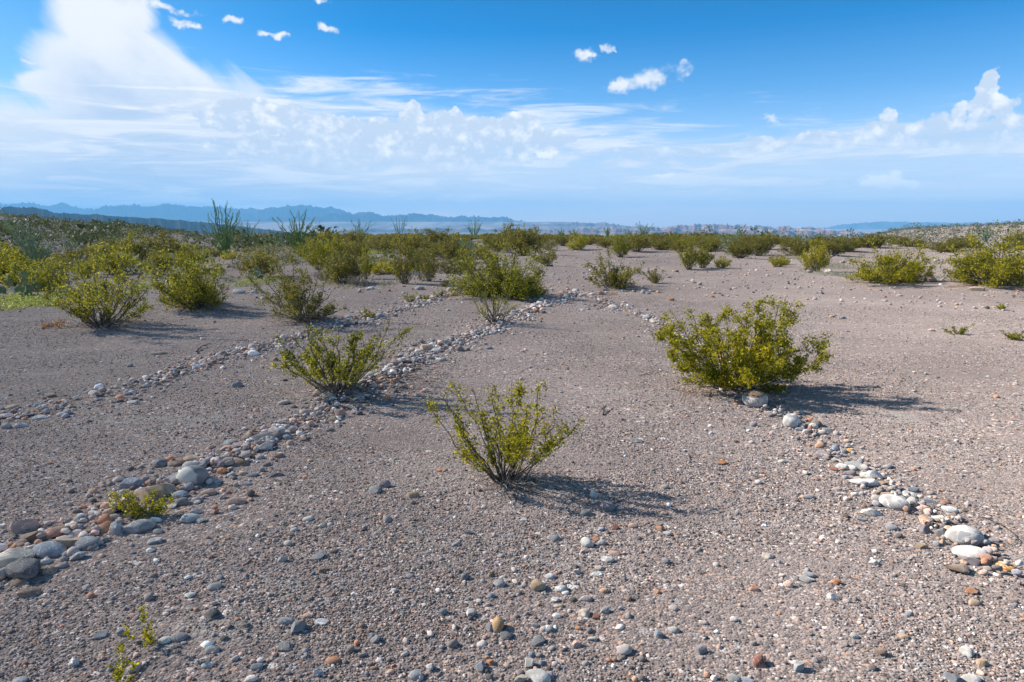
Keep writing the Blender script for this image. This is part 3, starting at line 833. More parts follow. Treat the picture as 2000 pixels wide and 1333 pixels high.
# px py w h colour shape [tilt] | label | short name used by neighbours' labels
STONES = """
15 1090 76 44 c a 0|big cream and grey block at the end of the long stone row|the big cream block
42 1110 66 46 k l 0|craggy charcoal lump leaning on the big cream block|the craggy charcoal lump
1 1121 18 26 w o 0|white cobble tucked below the big cream block|
96 1070 58 31 b o -8|plump blue-grey cobble behind the craggy charcoal lump|the plump blue-grey cobble
136 1056 46 27 t a 0|tan block between the blue-grey cobble and a dark oval|the tan block
170 1060 48 22 g o -3|smooth dark grey oval cobble with a pale underside|the smooth dark oval cobble
49 1024 42 32 s l 20|mottled pink and white craggy rock set back from the row|the mottled pink rock
72 1043 46 26 n a 15|rusty brown pointed rock in front of the mottled pink one|the rusty pointed rock
114 1039 28 11 g f 0||
140 1031 27 19 n o 15||
170 1036 29 14 n f 12||
209 1027 27 25 o r 0|round cracked orange stone beside a cracked grey block|the round orange stone
228 1032 26 29 g a 60|upright cracked grey block touching the round orange stone|the cracked grey block
272 1026 52 25 g o 12|long cracked grey cobble below the low green sprig|the long cracked cobble
223 1009 22 14 p o 10||
255 1004 21 10 w f 0||
258 943 42 15 b o 14|slim blue-grey oval cobble behind the low green sprig|the slim blue-grey oval
302 958 68 36 t a 20|large tan wedge behind the low green sprig|the large tan wedge
345 931 44 30 g f 30|grey slab leaning behind the two-tone cobble|the leaning grey slab
377 932 53 38 2 o 8|large two-tone cobble, white on one end and grey above|the large two-tone cobble
352 965 31 15 b o 10|upper of two blue-grey ovals in front of the tan wedge|the upper blue-grey oval
355 979 23 18 g o 15||
333 988 22 10 p f 0||
371 1010 34 21 p o 12|white and grey streaked cobble with dark veins|the streaked cobble
384 998 23 12 b f 10||
383 975 18 14 g r 0||
302 1054 25 15 p a 25||
150 1084 31 15 g a 20||
119 1104 21 12 m o 8||
95 1113 29 18 n l 15||
89 1096 19 13 p o 20||
124 1091 13 12 g r 0||
57 1156 35 16 n o 15|brown and ochre sausage-shaped stone below the charcoal lump|the sausage-shaped stone
92 1048 28 11 k f 15||
158 1012 15 16 b o 60||
212 991 20 14 s l 0||
183 1000 18 10 w o 0||
38 1136 26 14 n a 0||
309 1037 19 10 g o 0||
392 1016 18 10 w f 0||
334 1013 13 9 m o 0||
311 904 27 18 g a 10|dark grey broken rock at the upper edge of the long row|the dark broken rock
345 903 31 15 n f 12||
375 893 29 12 t f 5||
375 907 31 19 p o 15|pale oval cobble with a white flank behind the two-tone cobble|the pale oval cobble
434 919 20 15 o l 0||
421 903 20 14 t o 10||
445 900 22 22 n a 0||
470 901 31 19 n a 0|brown layered rock in the middle of the long row|the brown layered rock
428 886 16 13 g a 20||
469 871 30 20 s a 0||
443 873 25 12 s f 15||
449 862 25 10 g f 10||
488 847 19 16 t a 30||
515 853 47 24 g o 5|wide flat grey boulder stacked above a pale block|the wide grey boulder
515 871 34 23 p a 0|squarish pale blue-grey block under the wide grey boulder|the squarish pale block
540 843 44 24 s a 0|large rough pink rock behind the wide grey boulder|the rough pink rock
566 837 20 15 p r 0|round pale grey cobble beside the rough pink rock|the round pale cobble
560 853 20 12 b o 0||
567 864 15 13 t r 0||
593 857 18 10 n a 0||
545 889 19 12 n o 10||
489 881 15 10 o a 0||
508 892 15 11 g r 0||
512 917 11 12 b r 0||
537 926 26 12 k f 20||
493 926 22 11 b f 0||
452 926 15 11 p r 0||
474 923 16 11 t r 0||
481 943 21 10 g f 20||
424 938 20 11 g o 0||
408 961 27 12 s o 0|smooth pink oval pebble below the large two-tone cobble|the pink oval pebble
463 977 33 17 s o 8|salmon speckled oval cobble lying out in front of the row|the salmon oval cobble
420 999 13 12 r a 0||
435 970 14 11 p o 45||
552 822 18 9 w f 0||
664 807 20 21 s a 0|pinkish grey knobbly block beside two tan pebbles|the knobbly pinkish block
650 818 17 13 t o 0||
649 804 12 10 t r 0||
624 806 14 10 p o 0||
633 824 14 8 p f 0||
645 839 17 9 k o 0||
643 771 26 16 c a 0|cream rock at the foot of the airy yellow-green bush|the cream rock
702 806 12 7 w f 0||
601 1013 19 10 w o 15|white lens-shaped pebble alone on the gravel|the white lens-shaped pebble
629 1025 16 11 c a 20||
575 1034 15 10 p o 15||
566 1043 16 9 n a 0||
1474 781 46 33 C r 0|cracked cream boulder with brown crust by the dense green bush|the cracked cream boulder
1545 825 31 27 P r 0|white ball-like cobble with a grey dimple|the white ball-like cobble
1511 793 14 8 o f 0||
1531 796 16 12 s a 0||
1521 805 17 13 p o 0||
1512 808 12 11 w r 0||
1555 807 14 11 t a 0||
1564 806 13 11 p o 0||
1563 838 19 9 b f 0||
1583 820 12 11 o r 0||
1587 832 19 14 w o 0||
1606 844 15 11 w o -20||
1617 840 21 11 g f -15||
1594 846 13 9 s a 0||
1580 841 13 11 s r 0||
1607 886 29 15 m o -8|smooth lilac grey oval at the edge of the pale row|the lilac oval
1632 876 20 17 b o 30||
1623 881 15 9 k f -20||
1660 880 12 11 y r 0|small ochre ball of stone behind the pale slabs|the ochre ball
1656 871 14 9 p f 0||
1648 881 13 11 g r 0||
1645 911 23 15 w o -10||
1630 915 20 8 r f 0||
1663 923 16 13 m r 0||
1675 907 45 23 p f -25|long pale grey slab pointing at the white slabs|the long pale slab
1701 927 36 23 w f -20|upper chalk white slab stacked in the pale row|the upper white slab
1687 940 47 18 w f 0|lower chalk white slab lying flat in the pale row|the lower white slab
1722 943 21 12 t f 0||
1635 898 20 9 w f -10||
1527 901 14 9 c o 0||
1481 941 12 11 w r 0||
1617 933 14 8 t f 0||
1730 952 17 11 m o -10||
1749 959 18 12 w o 0||
1731 965 21 13 t a -10||
1712 961 17 11 t f 0||
1712 973 18 14 w o -25||
1746 983 48 23 P o -22|long white cobble with a grey streak in the pale row|the grey-streaked white cobble
1780 981 16 19 w a -60||
1777 965 25 15 p f -30||
1782 955 21 12 b f -25||
1758 972 22 10 p f -10||
1703 997 38 21 w a -20|chalky white slab set apart on the near edge of the pale row|the chalky edge slab
1815 978 21 11 b f -15||
1811 992 31 20 s l 0|pitted reddish tan rock full of small holes|the pitted tan rock
1847 980 16 9 o o 0||
1855 994 27 14 p o -20||
1861 1006 17 19 s a -60||
1840 1012 33 20 c a -15|broad cream rock behind the orange striped wedge|the broad cream rock
1808 1018 30 25 S a 25|wedge-shaped stone with orange and white stripes|the striped wedge
1807 1032 20 21 m a 0|mauve grey block propped against the striped wedge|the mauve block
1836 1039 20 20 g a 0||
1742 1029 23 13 b o -5||
1681 1013 18 9 b f 0||
1882 1047 57 36 P o -18|big white and grey egg-shaped cobble near the end of the pale row|the big egg-shaped cobble
1852 1036 21 22 t o 0||
1900 1039 32 17 s f -30||
1894 1077 53 26 w o -20|white half-moon cobble in front of the big egg-shaped one|the white half-moon cobble
1896 1094 27 19 m a -15||
1869 1108 37 20 n a -20|long brown and white rough stone below the half-moon cobble|the rough brown stone
1924 1057 16 12 w o 0||
1943 1053 17 11 m r 0||
1936 1092 25 12 t o 0||
1958 1105 35 16 y o -25|long yellowish stone at the tail of the pale row|the long yellowish stone
1924 1098 20 12 c o -15||
1840 1058 13 13 t a 0||
1799 1066 21 13 t f -25||
1706 1098 17 13 w a 0||
1948 1109 19 9 b f 0||
1670 965 18 10 w f 0||
1160 966 17 18 w a 0||
1187 987 28 24 m r 0|round mauve stone with a rusty rim near the bush shadow|the round mauve stone
1144 1000 24 17 g o 0|smooth grey cobble beside the round mauve stone|the smooth grey cobble
1024 1014 16 8 p f 0||
1083 1049 24 15 g o 5||
1146 1058 27 23 w o -35|plump white cobble with an orange chip behind it|the plump white cobble
1176 1059 15 13 p o 0||
1163 1052 17 10 o f -20||
1200 1078 23 12 s f -10||
1186 1091 24 15 p o 0||
1175 1033 15 10 b a 0||
1201 1029 15 11 r l 0||
1236 1026 20 10 s o 0||
1259 1019 15 8 s f 0||
1288 1032 18 10 o a -20||
1303 1042 16 11 w a -15||
1299 950 15 11 c o 0||
1129 1115 18 14 p a 0||
1170 1108 16 12 c r 0||
1165 1120 20 8 p f 0||
1074 1124 20 13 p o -12||
1051 1140 29 28 t r 0|round sandy stone with a grainy rough skin|the round sandy stone
1096 1148 24 17 p o 0||
1105 1157 14 8 w o 0||
1140 1076 14 11 s a 0||
907 1125 17 16 g o 35||
975 1138 22 17 p o 0||
960 1162 12 13 b r 0||
959 1122 13 13 n a 0||
1146 1168 22 11 m o 0||
1085 1170 17 12 w l 0||
1093 1182 14 9 t a 0||
1141 1195 21 18 c o -30||
1164 1203 16 12 r l 0||
1182 1191 19 15 p a 30||
1088 1201 17 11 p o -20||
973 1217 23 33 y o 75|yellow ochre egg-shaped stone standing on the gravel|the yellow egg-shaped stone
956 1224 14 17 g f 0||
989 1238 23 20 g l 0|rough grey lump in front of the yellow egg-shaped stone|the rough grey lump
1049 1250 27 17 g l 0|rugged folded grey rock with a dark hollow|the rugged folded rock
1070 1226 19 16 p a 0||
1046 1220 13 10 b a 0||
920 1196 18 19 w f -40||
1126 1257 20 17 s l 0|pink coral-textured stone flush with the gravel|the pink coral-textured stone
1157 1246 17 12 w f -20||
1130 1226 12 9 o o 0||
1038 1277 11 13 b o 0||
1034 1294 17 20 p f 0||
1051 1318 46 30 w o -32|long white bone-like cobble at the picture's lower edge|the long white cobble
1017 1325 24 21 c f 0||
939 1300 17 24 b f 60||
958 1291 14 15 o l 0||
1285 1236 13 20 b f -60||
1283 1155 12 10 o r 0||
1057 1293 9 14 b o 80||
563 1060 15 13 w r 0|small round white stone alone on the dark gravel|the small round white stone
622 1085 27 14 g a 20||
552 1091 18 15 p f 0||
633 1111 21 14 n f 25||
419 1144 26 14 p o 0||
371 1162 19 10 w o 5||
416 1196 29 23 k l 15|dark hollowed rock with a bite out of its top|the dark hollowed rock
349 1242 30 18 g o 15|smooth grey cobble with a small white one touching it|the paired grey cobble
323 1249 20 15 w o 20|small white cobble touching a smooth grey one|
438 1245 14 12 k r 0||
415 1267 24 14 g o 0||
405 1299 20 10 w o 10||
558 1211 27 15 g o 10||
583 1222 32 26 g f 30|broad round grey stone with a white edge|the broad round stone
554 1259 27 22 c l 0|chunky cream stone with a dark shadowed flank|the chunky cream stone
602 1200 20 12 s o 0||
629 1213 25 10 p f 0||
651 1289 26 13 o o 12|brick orange oblong stone low on the gravel|the brick orange stone
622 1311 16 20 b a 60||
502 1301 20 14 b o 10||
143 1292 22 20 w a 0|white three-cornered stone near the green seedlings|the three-cornered stone
193 1238 25 16 g a 20||
481 1220 14 12 k a 0||
237 1234 19 16 b a 0||
37 1328 28 14 b f 0||
733 954 28 18 g a 0|lower of two grey rocks lying side by side|the lower grey rock
751 944 23 19 m o 0|rounder of two grey rocks lying side by side|
804 965 25 17 t a 0|tan orange pointed rock alone before the middle bush|the tan pointed rock
863 917 20 9 o f 0||
1243 860 22 10 g a 0||
815 772 13 10 c a 0||
732 1246 18 20 p a 0||
915 1039 18 10 k f 0||
1316 1228 20 15 w o -15||
812 1316 23 22 g r 0||
840 1302 15 18 w a 0||
866 1194 14 16 g f 0||
1572 1128 30 15 p f 0||
1580 1121 22 12 p o -10||
1634 1136 15 14 o a 0||
1471 1149 16 12 o a 0||
1499 1084 22 14 c l 0||
1628 1164 20 17 p a 0||
1888 1273 24 20 w a -20|white pointed stone alone in the lower corner gravel|the white pointed stone
1481 1289 22 26 r a 60|dark red three-sided rock standing on the gravel|the dark red rock
1367 1268 22 20 m a -30||
1719 1272 18 18 n a -40||
1560 1302 20 20 p f 0||
1861 1323 25 22 b f 0||
1897 1325 32 18 w o 0||
1581 970 20 10 g o 0||
1409 903 20 10 o f 0||
1668 1241 16 13 w f 0||
1434 1323 25 18 g o -20||
1456 1327 27 14 b f 0||
1918 1293 20 16 t a 0||
1764 1241 18 11 t o -15||
1897 1154 19 13 o l 0||
1903 1176 19 13 t f -15||
833 679 30 19 t a 15|tan slab-like block in the long row beyond the bush|the tan slab-like block
823 668 13 11 g o 0||
852 684 21 11 w o 0||
870 670 15 13 p a 0||
897 666 14 12 b r 0||
809 702 15 11 w o 0||
822 701 16 9 p o 0||
812 692 19 7 p f 0||
862 702 14 8 p o 0||
955 680 14 6 g o 0|dark flat pebble alone beyond the middle bush|
785 694 17 9 g f 0||
745 698 9 8 m r 0||
725 730 24 13 w o 0||
783 718 16 10 b o 0||
700 772 26 14 g o -10|grey white-streaked cobble shaded by the airy bush|the shaded streaked cobble
709 744 19 11 s a 0||
742 616 16 11 b r 0||
771 616 13 7 g f 0||
724 626 13 8 p o 0||
860 586 9 7 p r 0||
885 575 14 10 o r 0|orange boulder in the far stone row|the far orange boulder
899 576 14 6 g f 0||
897 568 11 9 g a 0||
909 567 12 11 g l 0||
820 563 18 9 p o 0||
725 563 14 7 w o 0||
816 594 11 7 g o 0||
828 593 14 7 g f 0||
769 592 12 5 g f 0||
876 606 9 5 p a 0||
974 630 14 9 w r 0||
984 623 13 10 k r 0||
1002 602 9 6 g r 0||
1024 608 17 10 c o 0||
1047 608 13 9 o o 0||
1103 575 31 17 s l 0|big rough pinkish tan boulder where the stone rows meet|the big tan boulder
1123 567 17 9 w f 0||
1138 577 15 8 p o 0||
1156 575 13 6 w f 0||
1174 573 16 9 s a 0|pinkish square block beside the big tan boulder|the pinkish square block
1256 570 9 11 w o 80|pale stone standing on end beyond the stone rows|the pale upright stone
1266 573 9 6 g o 0||
1058 586 9 10 w o 0||
1197 599 20 9 w o -8|flat white boulder at the bend of the rows|the flat white boulder
1072 597 14 8 g r 0||
1061 610 10 7 k r 0||
1310 585 16 8 o f 0||
1262 620 15 8 p f 0||
1275 627 15 8 c f 0||
463 751 20 14 b o 10|single blue-grey cobble alone on bare gravel between the rows|the lone blue-grey cobble
253 714 12 8 g r 0||
309 690 25 6 t f 0||
538 702 13 10 n a 0||
257 766 18 10 p o 5||
258 785 21 6 w f 0||
48 810 29 11 g f 0||
76 791 21 11 b a 0||
80 815 25 8 p f 0||
42 830 24 11 p f 8||
13 832 17 13 g o 0||
91 804 13 13 b a 0||
132 804 15 13 p a -20||
140 794 15 10 t a 0||
17 795 27 9 t f 0||
99 772 20 10 n l 0|dark brown crumbly rock at the upper edge of the far row|the dark crumbly rock
467 570 25 10 p o 0|long pale boulder resting beyond the leafy bushes|the long pale boulder
497 570 16 8 p o 0||
1617 531 17 10 c r 0|cream boulder by the pale grass at the clearing edge|the cream clearing boulder
1580 531 12 7 m o 0||
1820 546 24 15 s a 0|shaded pinkish boulder between two wide bushes|the shaded boulder
1907 565 27 10 t f 0|flat tan boulder in front of the widest bush|the flat tan boulder
1625 618 12 6 t o 0||
1646 621 11 6 g f 0||
1819 645 12 6 s o 0||
"""
ROW_A = [(-60, 1130), (15, 1095), (100, 1055), (200, 1012), (300, 965), (380, 925), (470, 885), (545, 845), (620, 812), (690, 775), (760, 730), (820, 692), (900, 662), (965, 640), (1010, 613),
         (1080, 590), (1130, 572)]
ROW_B = [(-60, 830), (60, 808), (140, 790), (250, 760), (350, 727), (450, 697), (540, 672), (640, 642), (720, 622), (790, 603), (850, 583), (905, 570)]
ROW_C = [(1130, 572), (1195, 596), (1262, 620), (1300, 635), (1370, 690), (1475, 776), (1545, 825), (1610, 860), (1660, 905), (1710, 945), (1770, 978), (1830, 1018), (1890, 1062), (1950, 1100), (2030, 1160)]
ROW_D = [(1150, 578), (1200, 585), (1256, 572)]
ROWS = {'long': [P(*q)[:2] for q in ROW_A], 'far': [P(*q)[:2] for q in ROW_B], 'pale': [P(*q)[:2] for q in ROW_C]}


def seg_dist(p, poly):
    best = 1e9
    for a, b in zip(poly[:-1], poly[1:]):
        ab = b - a
        t = np.clip(np.dot(p - a, ab) / max(np.dot(ab, ab), 1e-9), 0, 1)
        best = min(best, float(np.linalg.norm(p - a - ab * t)))
    return best


LAND = []        # landmarks: (phrase, xy, radius)
STONE_REC = []   # (object, xy, radius, words) still to be labelled
SHAPE_WORD = {'o': 'oval cobble', 'f': 'flat stone', 'r': 'round stone', 'a': 'angular stone', 'l': 'craggy stone'}
OBJ_NAME = {'o': 'cobble', 'f': 'flat_stone', 'r': 'round_stone', 'a': 'angular_rock', 'l': 'craggy_rock'}


def build_stones():
    rng = np.random.default_rng(7)
    placed = []
    for line in STONES.strip().splitlines():
        spec, label, short = line.split('|')
        t = spec.split()
        px, py, w, h = map(float, t[:4])
        c, s, tilt = t[4], t[5], float(t[6])
        g = P(px, py + h * 0.32)
        dist = float(np.linalg.norm(g - CAM))
        m = dist / F0 / (1 + ((px - 1000) / F0) ** 2 * 0.25)
        va = math.asin(min(0.95, (1.6 - g[2]) / dist))
        L = w * m
        Dp = L * {'o': 0.74, 'f': 0.72, 'r': 0.95, 'a': 0.8, 'l': 0.85}[s]
        if h > w:
            L, Dp = w * m, h * m * 0.9
        ht = (h * m - Dp * math.sin(va) * 0.85) / math.cos(va) * 1.15
        ht = min(max(ht * 0.85, L * (0.22 if s == 'f' else 0.36)), L * 1.0)
        sub = 4 if w > 38 else (3 if w > 16 else 2)
        whole = c in '2CP'
        if whole:
            ht *= 1.15
        V, Fa = stone_verts(rng, (L * 1.03, Dp, ht * 1.25), s, sub, whole)
        yaw = math.atan2(math.tan(math.radians(min(abs(tilt), 80))), max(0.18, math.sin(va) * 1.6)) * (1 if tilt >= 0 else -1) if abs(tilt) > 0 else rng.uniform(-0.25, 0.25)
        if h > w:
            yaw = rng.uniform(-0.2, 0.2)
        name = OBJ_NAME[s]
        me = mesh_np(name, V, Fa, M_ST[c], smooth=True)
        if s in 'afl':
            try:
                me.set_sharp_from_angle(angle=math.radians(28))
            except Exception:
                pass
        o = link_mesh(name, me)
        z = g[2] + ht * (0.42 if whole else 0.25)
        for (x2, y2, L2, h2) in placed:           # stones that rest on others are lifted
            dd = math.hypot(g[0] - x2, g[1] - y2)
            if dd < (L + L2) * 0.22:
                z += min(h2, ht) * 0.28
                break
        placed.append((g[0], g[1], L, ht))
        o.location = (g[0], g[1], z)
        o.rotation_euler = (rng.uniform(-0.1, 0.1), rng.uniform(-0.1, 0.1), yaw)
        if s == 'a' and c in 'tcS':
            o.rotation_euler[0] = rng.uniform(-0.25, 0.1)
        xy = np.array(g[:2])
        ds = {k: seg_dist(xy, v) for k, v in ROWS.items()}
        k = min(ds, key=ds.get)
        grp = {'long': 'stones of the long row', 'far': 'stones of the far row', 'pale': 'stones of the pale row'}[k] if ds[k] < 0.55 else 'stones scattered on the gravel'
        tag(o, label or None, 'stone', grp)
        size = 'tiny' if L < 0.05 else 'small' if L < 0.085 else 'fist-sized' if L < 0.14 else 'large' if L < 0.26 else 'very large'
        colour = STONE_COL[c][0] if c in STONE_COL else ''
        if label:
            if short:
                LAND.append((short, xy, L / 2))
        else:
            STONE_REC.append((o, xy, L / 2, f"{size} {colour} {SHAPE_WORD[s]}"))


build_stones()

PAL = np.array([[0.13, 0.12, 0.115], [0.19, 0.175, 0.17], [0.25, 0.23, 0.22], [0.30, 0.28, 0.27], [0.23, 0.24, 0.26], [0.34, 0.32, 0.31], [0.42, 0.40, 0.38],
                [0.60, 0.57, 0.54], [0.40, 0.28, 0.20], [0.40, 0.21, 0.13], [0.26, 0.17, 0.13], [0.44, 0.34, 0.29], [0.20, 0.19, 0.21]])
PAL = PAL * np.array([1.30, 1.20, 1.17])
PAL[:3] *= 0.72
PALW = np.array([0.15, 0.18, 0.18, 0.13, 0.08, 0.09, 0.045, 0.015, 0.02, 0.010, 0.05, 0.025, 0.06])
PALW2 = np.array([0.04, 0.08, 0.12, 0.13, 0.12, 0.13, 0.13, 0.08, 0.06, 0.03, 0.04, 0.06, 0.05])


def pebbles(name, xy, size, sub, rng, palw, label=None, zoff=None, flat=(0.45, 0.8), bright=0.0):
    base, Fa = ICO[sub]
    n = len(xy)
    nv = len(base)
    sh = []
    for q in range(12):
        s = base * (1 + rng.uniform(-0.22, 0.22, (nv, 1)))
        sh.append(s)
    sh = np.array(sh)
    V = sh[rng.integers(0, 12, n)]
    sc = np.stack([size * rng.uniform(0.8, 1.35, n), size * rng.uniform(0.65, 1.0, n), size * rng.uniform(flat[0], flat[1], n)], -1) * 0.5
    V = V * sc[:, None, :]
    yaw = rng.uniform(0, 6.283, n)
    tx = rng.normal(0, 0.3, n)
    ct, st = np.cos(tx)[:, None], np.sin(tx)[:, None]
    y2 = V[:, :, 1] * ct - V[:, :, 2] * st
    z2 = V[:, :, 1] * st + V[:, :, 2] * ct
    c, s = np.cos(yaw)[:, None], np.sin(yaw)[:, None]
    X = V[:, :, 0] * c - y2 * s
    Y = V[:, :, 0] * s + y2 * c
    z = Hgt(xy[:, 0], xy[:, 1]) + sc[:, 2] * rng.uniform(0.2, 0.75, n)
    if zoff is not None:
        z = z + zoff
    out = np.stack([X + xy[:, 0:1], Y + xy[:, 1:2], z2 + z[:, None]], -1).reshape(-1, 3)
    Fo = (Fa[None] + (np.arange(n) * nv)[:, None, None]).reshape(-1, 3)
    col = PAL[rng.choice(len(PAL), n, p=palw / palw.sum())] * rng.uniform(0.8, 1.25, (n, 1)) * (1 + bright)
    cols = np.repeat(np.clip(col, 0, 0.8), nv, 0)
    o = link_mesh(name, mesh_np(name, out, Fo, M_PEB, smooth=True, cols=cols))
    o['kind'] = 'stuff'
    if label:
        o['label'] = label
        o['category'] = 'gravel'
    return o


def wedge(rng, n, r0, r1, amax=42):
    r = np.exp(rng.uniform(math.log(r0), math.log(r1), n))
    a = np.radians(rng.uniform(-amax, amax, n))
    return np.stack([r * np.sin(a), r * np.cos(a)], -1), r


def build_gravel():
    rng = np.random.default_rng(21)
    xy, r = wedge(rng, 210000, 1.9, 15)
    den = np.sin(xy[:, 0] * 1.9 + 1.3 * np.sin(xy[:, 1] * 1.2)) * np.sin(xy[:, 1] * 1.6 + xy[:, 0] * 0.7) + 0.5 * np.sin(xy[:, 0] * 4.3 + 2 * np.sin(xy[:, 1] * 2.7)) * np.sin(xy[:, 1] * 3.9 - xy[:, 0] * 1.1)
    keep = rng.uniform(0, 1, len(xy)) < np.clip(0.60 + 0.85 * den, 0.06, 1)
    xy, r = xy[keep], r[keep]
    size = 0.0068 * np.exp(rng.normal(0, 0.38, len(xy))) * (1 + 0.05 * r)
    pebbles("gravel", xy, size, 1, rng, PALW, "fine mixed gravel covering the bare desert floor")
    # loose bigger pebbles
    xy, r = wedge(rng, 4600, 1.9, 40)
    cl = np.sin(xy[:, 0] * 1.1 + 2.0) * np.sin(xy[:, 1] * 0.9 + 0.6 * xy[:, 0]) > rng.uniform(-1.0, 0.75, len(xy))
    xy, r = xy[cl], r[cl]
    size = 0.0175 * np.exp(rng.normal(0, 0.33, len(xy))) * (1 + 0.02 * r)
    pebbles("loose_pebbles", xy, size, 2, rng, PALW2, "loose pale and rusty pebbles scattered over the gravel")
    # stones of the rows that are too many to single out
    pts, sz, zo = [], [], []
    for key, n, sd, s0 in (('long', 4300, 0.145, 0.0255), ('far', 2500, 0.17, 0.0235), ('pale', 1900, 0.125, 0.021)):
        poly = np.array(ROWS[key])
        seg = np.linalg.norm(np.diff(poly, axis=0), axis=1)
        cum = np.concatenate([[0], np.cumsum(seg)])
        t = rng.uniform(0, cum[-1], n)
        k = np.clip(np.searchsorted(cum, t) - 1, 0, len(seg) - 1)
        f = (t - cum[k]) / seg[k]
        base = poly[k] + (poly[k + 1] - poly[k]) * f[:, None]
        dirv = (poly[k + 1] - poly[k]) / seg[k][:, None]
        nor = np.stack([-dirv[:, 1], dirv[:, 0]], -1)
        wid = sd * (1 + 0.35 * np.sin(t * 2.3) + 0.25 * np.sin(t * 5.1 + 1))
        off = rng.normal(0, 1, n) * wid
        tail = rng.uniform(0, 1, n) < 0.16
        off = np.where(tail, off * 2.4, off)
        pts.append(base + nor * off[:, None])
        s = s0 * np.exp(rng.normal(0, 0.42, n)) * (1 + 0.03 * np.linalg.norm(base, axis=1))
        sz.append(s)
        zo.append(np.clip(0.035 * np.exp(-(off / 0.13) ** 2) * rng.uniform(0, 1, n), 0, 0.05))
    xy = np.concatenate(pts)
    pebbles("row_rubble", xy, np.concatenate(sz), 2, rng, PALW2, "small stones heaped along the stone rows", np.concatenate(zo), (0.4, 0.75), 0.06)
    # stony ground among the far bushes
    n = 2600
    r = np.exp(rng.uniform(math.log(15), math.log(60), n))
    a = np.radians(rng.uniform(-40, 40, n))
    xy = np.stack([r * np.sin(a), r * np.cos(a)], -1)
    pebbles("stony_scatter", xy, 0.05 * np.exp(rng.normal(0, 0.4, n)) * (1 + 0.01 * r), 1, rng, PALW2, "pale stones strewn between the distant bushes")


build_gravel()


# ------------------------------------------------------------------ plants
def unit(v):
    return v / max(np.linalg.norm(v), 1e-9)


class Tubes:
    def __init__(self):
        self.V, self.F, self.n = [], [], 0

    def add(self, pts, rad, sides=4):
        pts = np.asarray(pts, float)
        k = len(pts)
        tan = np.gradient(pts, axis=0)
        tan /= np.maximum(np.linalg.norm(tan, axis=1), 1e-9)[:, None]
        ref = np.array([0.31, 0.87, 0.38]) if abs(tan[0, 2]) > 0.8 else np.array([0.1, 0.2, 1.0])
        u = np.cross(tan, ref)
        u /= np.maximum(np.linalg.norm(u, axis=1), 1e-9)[:, None]
        w = np.cross(tan, u)
        a = np.arange(sides) * 2 * math.pi / sides
        rad = np.broadcast_to(np.asarray(rad, float), (k,))
        ring = pts[:, None] + rad[:, None, None] * (np.cos(a)[None, :, None] * u[:, None] + np.sin(a)[None, :, None] * w[:, None])
        self.V.append(ring.reshape(-1, 3))
        i, j = np.meshgrid(np.arange(k - 1), np.arange(sides), indexing='ij')
        j2 = (j + 1) % sides
        q = np.stack([i * sides + j, i * sides + j2, (i + 1) * sides + j2, (i + 1) * sides + j], -1).reshape(-1, 4) + self.n
        self.F.append(q)
        self.n += k * sides

    def mesh(self, name, mat):
        return mesh_np(name, np.concatenate(self.V), np.concatenate(self.F), mat)


def leaf_arrays(Pt, size, rng, up=0.25, slim=0.55):
    n = len(Pt)
    a = rng.normal(size=(n, 3))
    a[:, 2] += up
    a /= np.linalg.norm(a, axis=1)[:, None]
    b = np.cross(a, rng.normal(size=(n, 3)))
    b /= np.maximum(np.linalg.norm(b, axis=1), 1e-9)[:, None]
    size = np.broadcast_to(size, (n,))[:, None]
    V = np.stack([Pt + a * size, Pt + b * size * slim, Pt - a * size, Pt - b * size * slim], 1).reshape(-1, 3)
    Fq = np.arange(n * 4).reshape(-1, 4)
    return V, Fq


def wig(a, b, k, amp, rng, bow=None):
    t = np.linspace(0, 1, k)[:, None]
    p = a + (b - a) * t
    if bow is not None:
        p = p + bow * (4 * t * (1 - t))
    L = np.linalg.norm(b - a)
    n = rng.normal(size=(k, 3)) * amp * L
    n[0] = 0
    return p + n * np.sin(t * math.pi * 0.9)


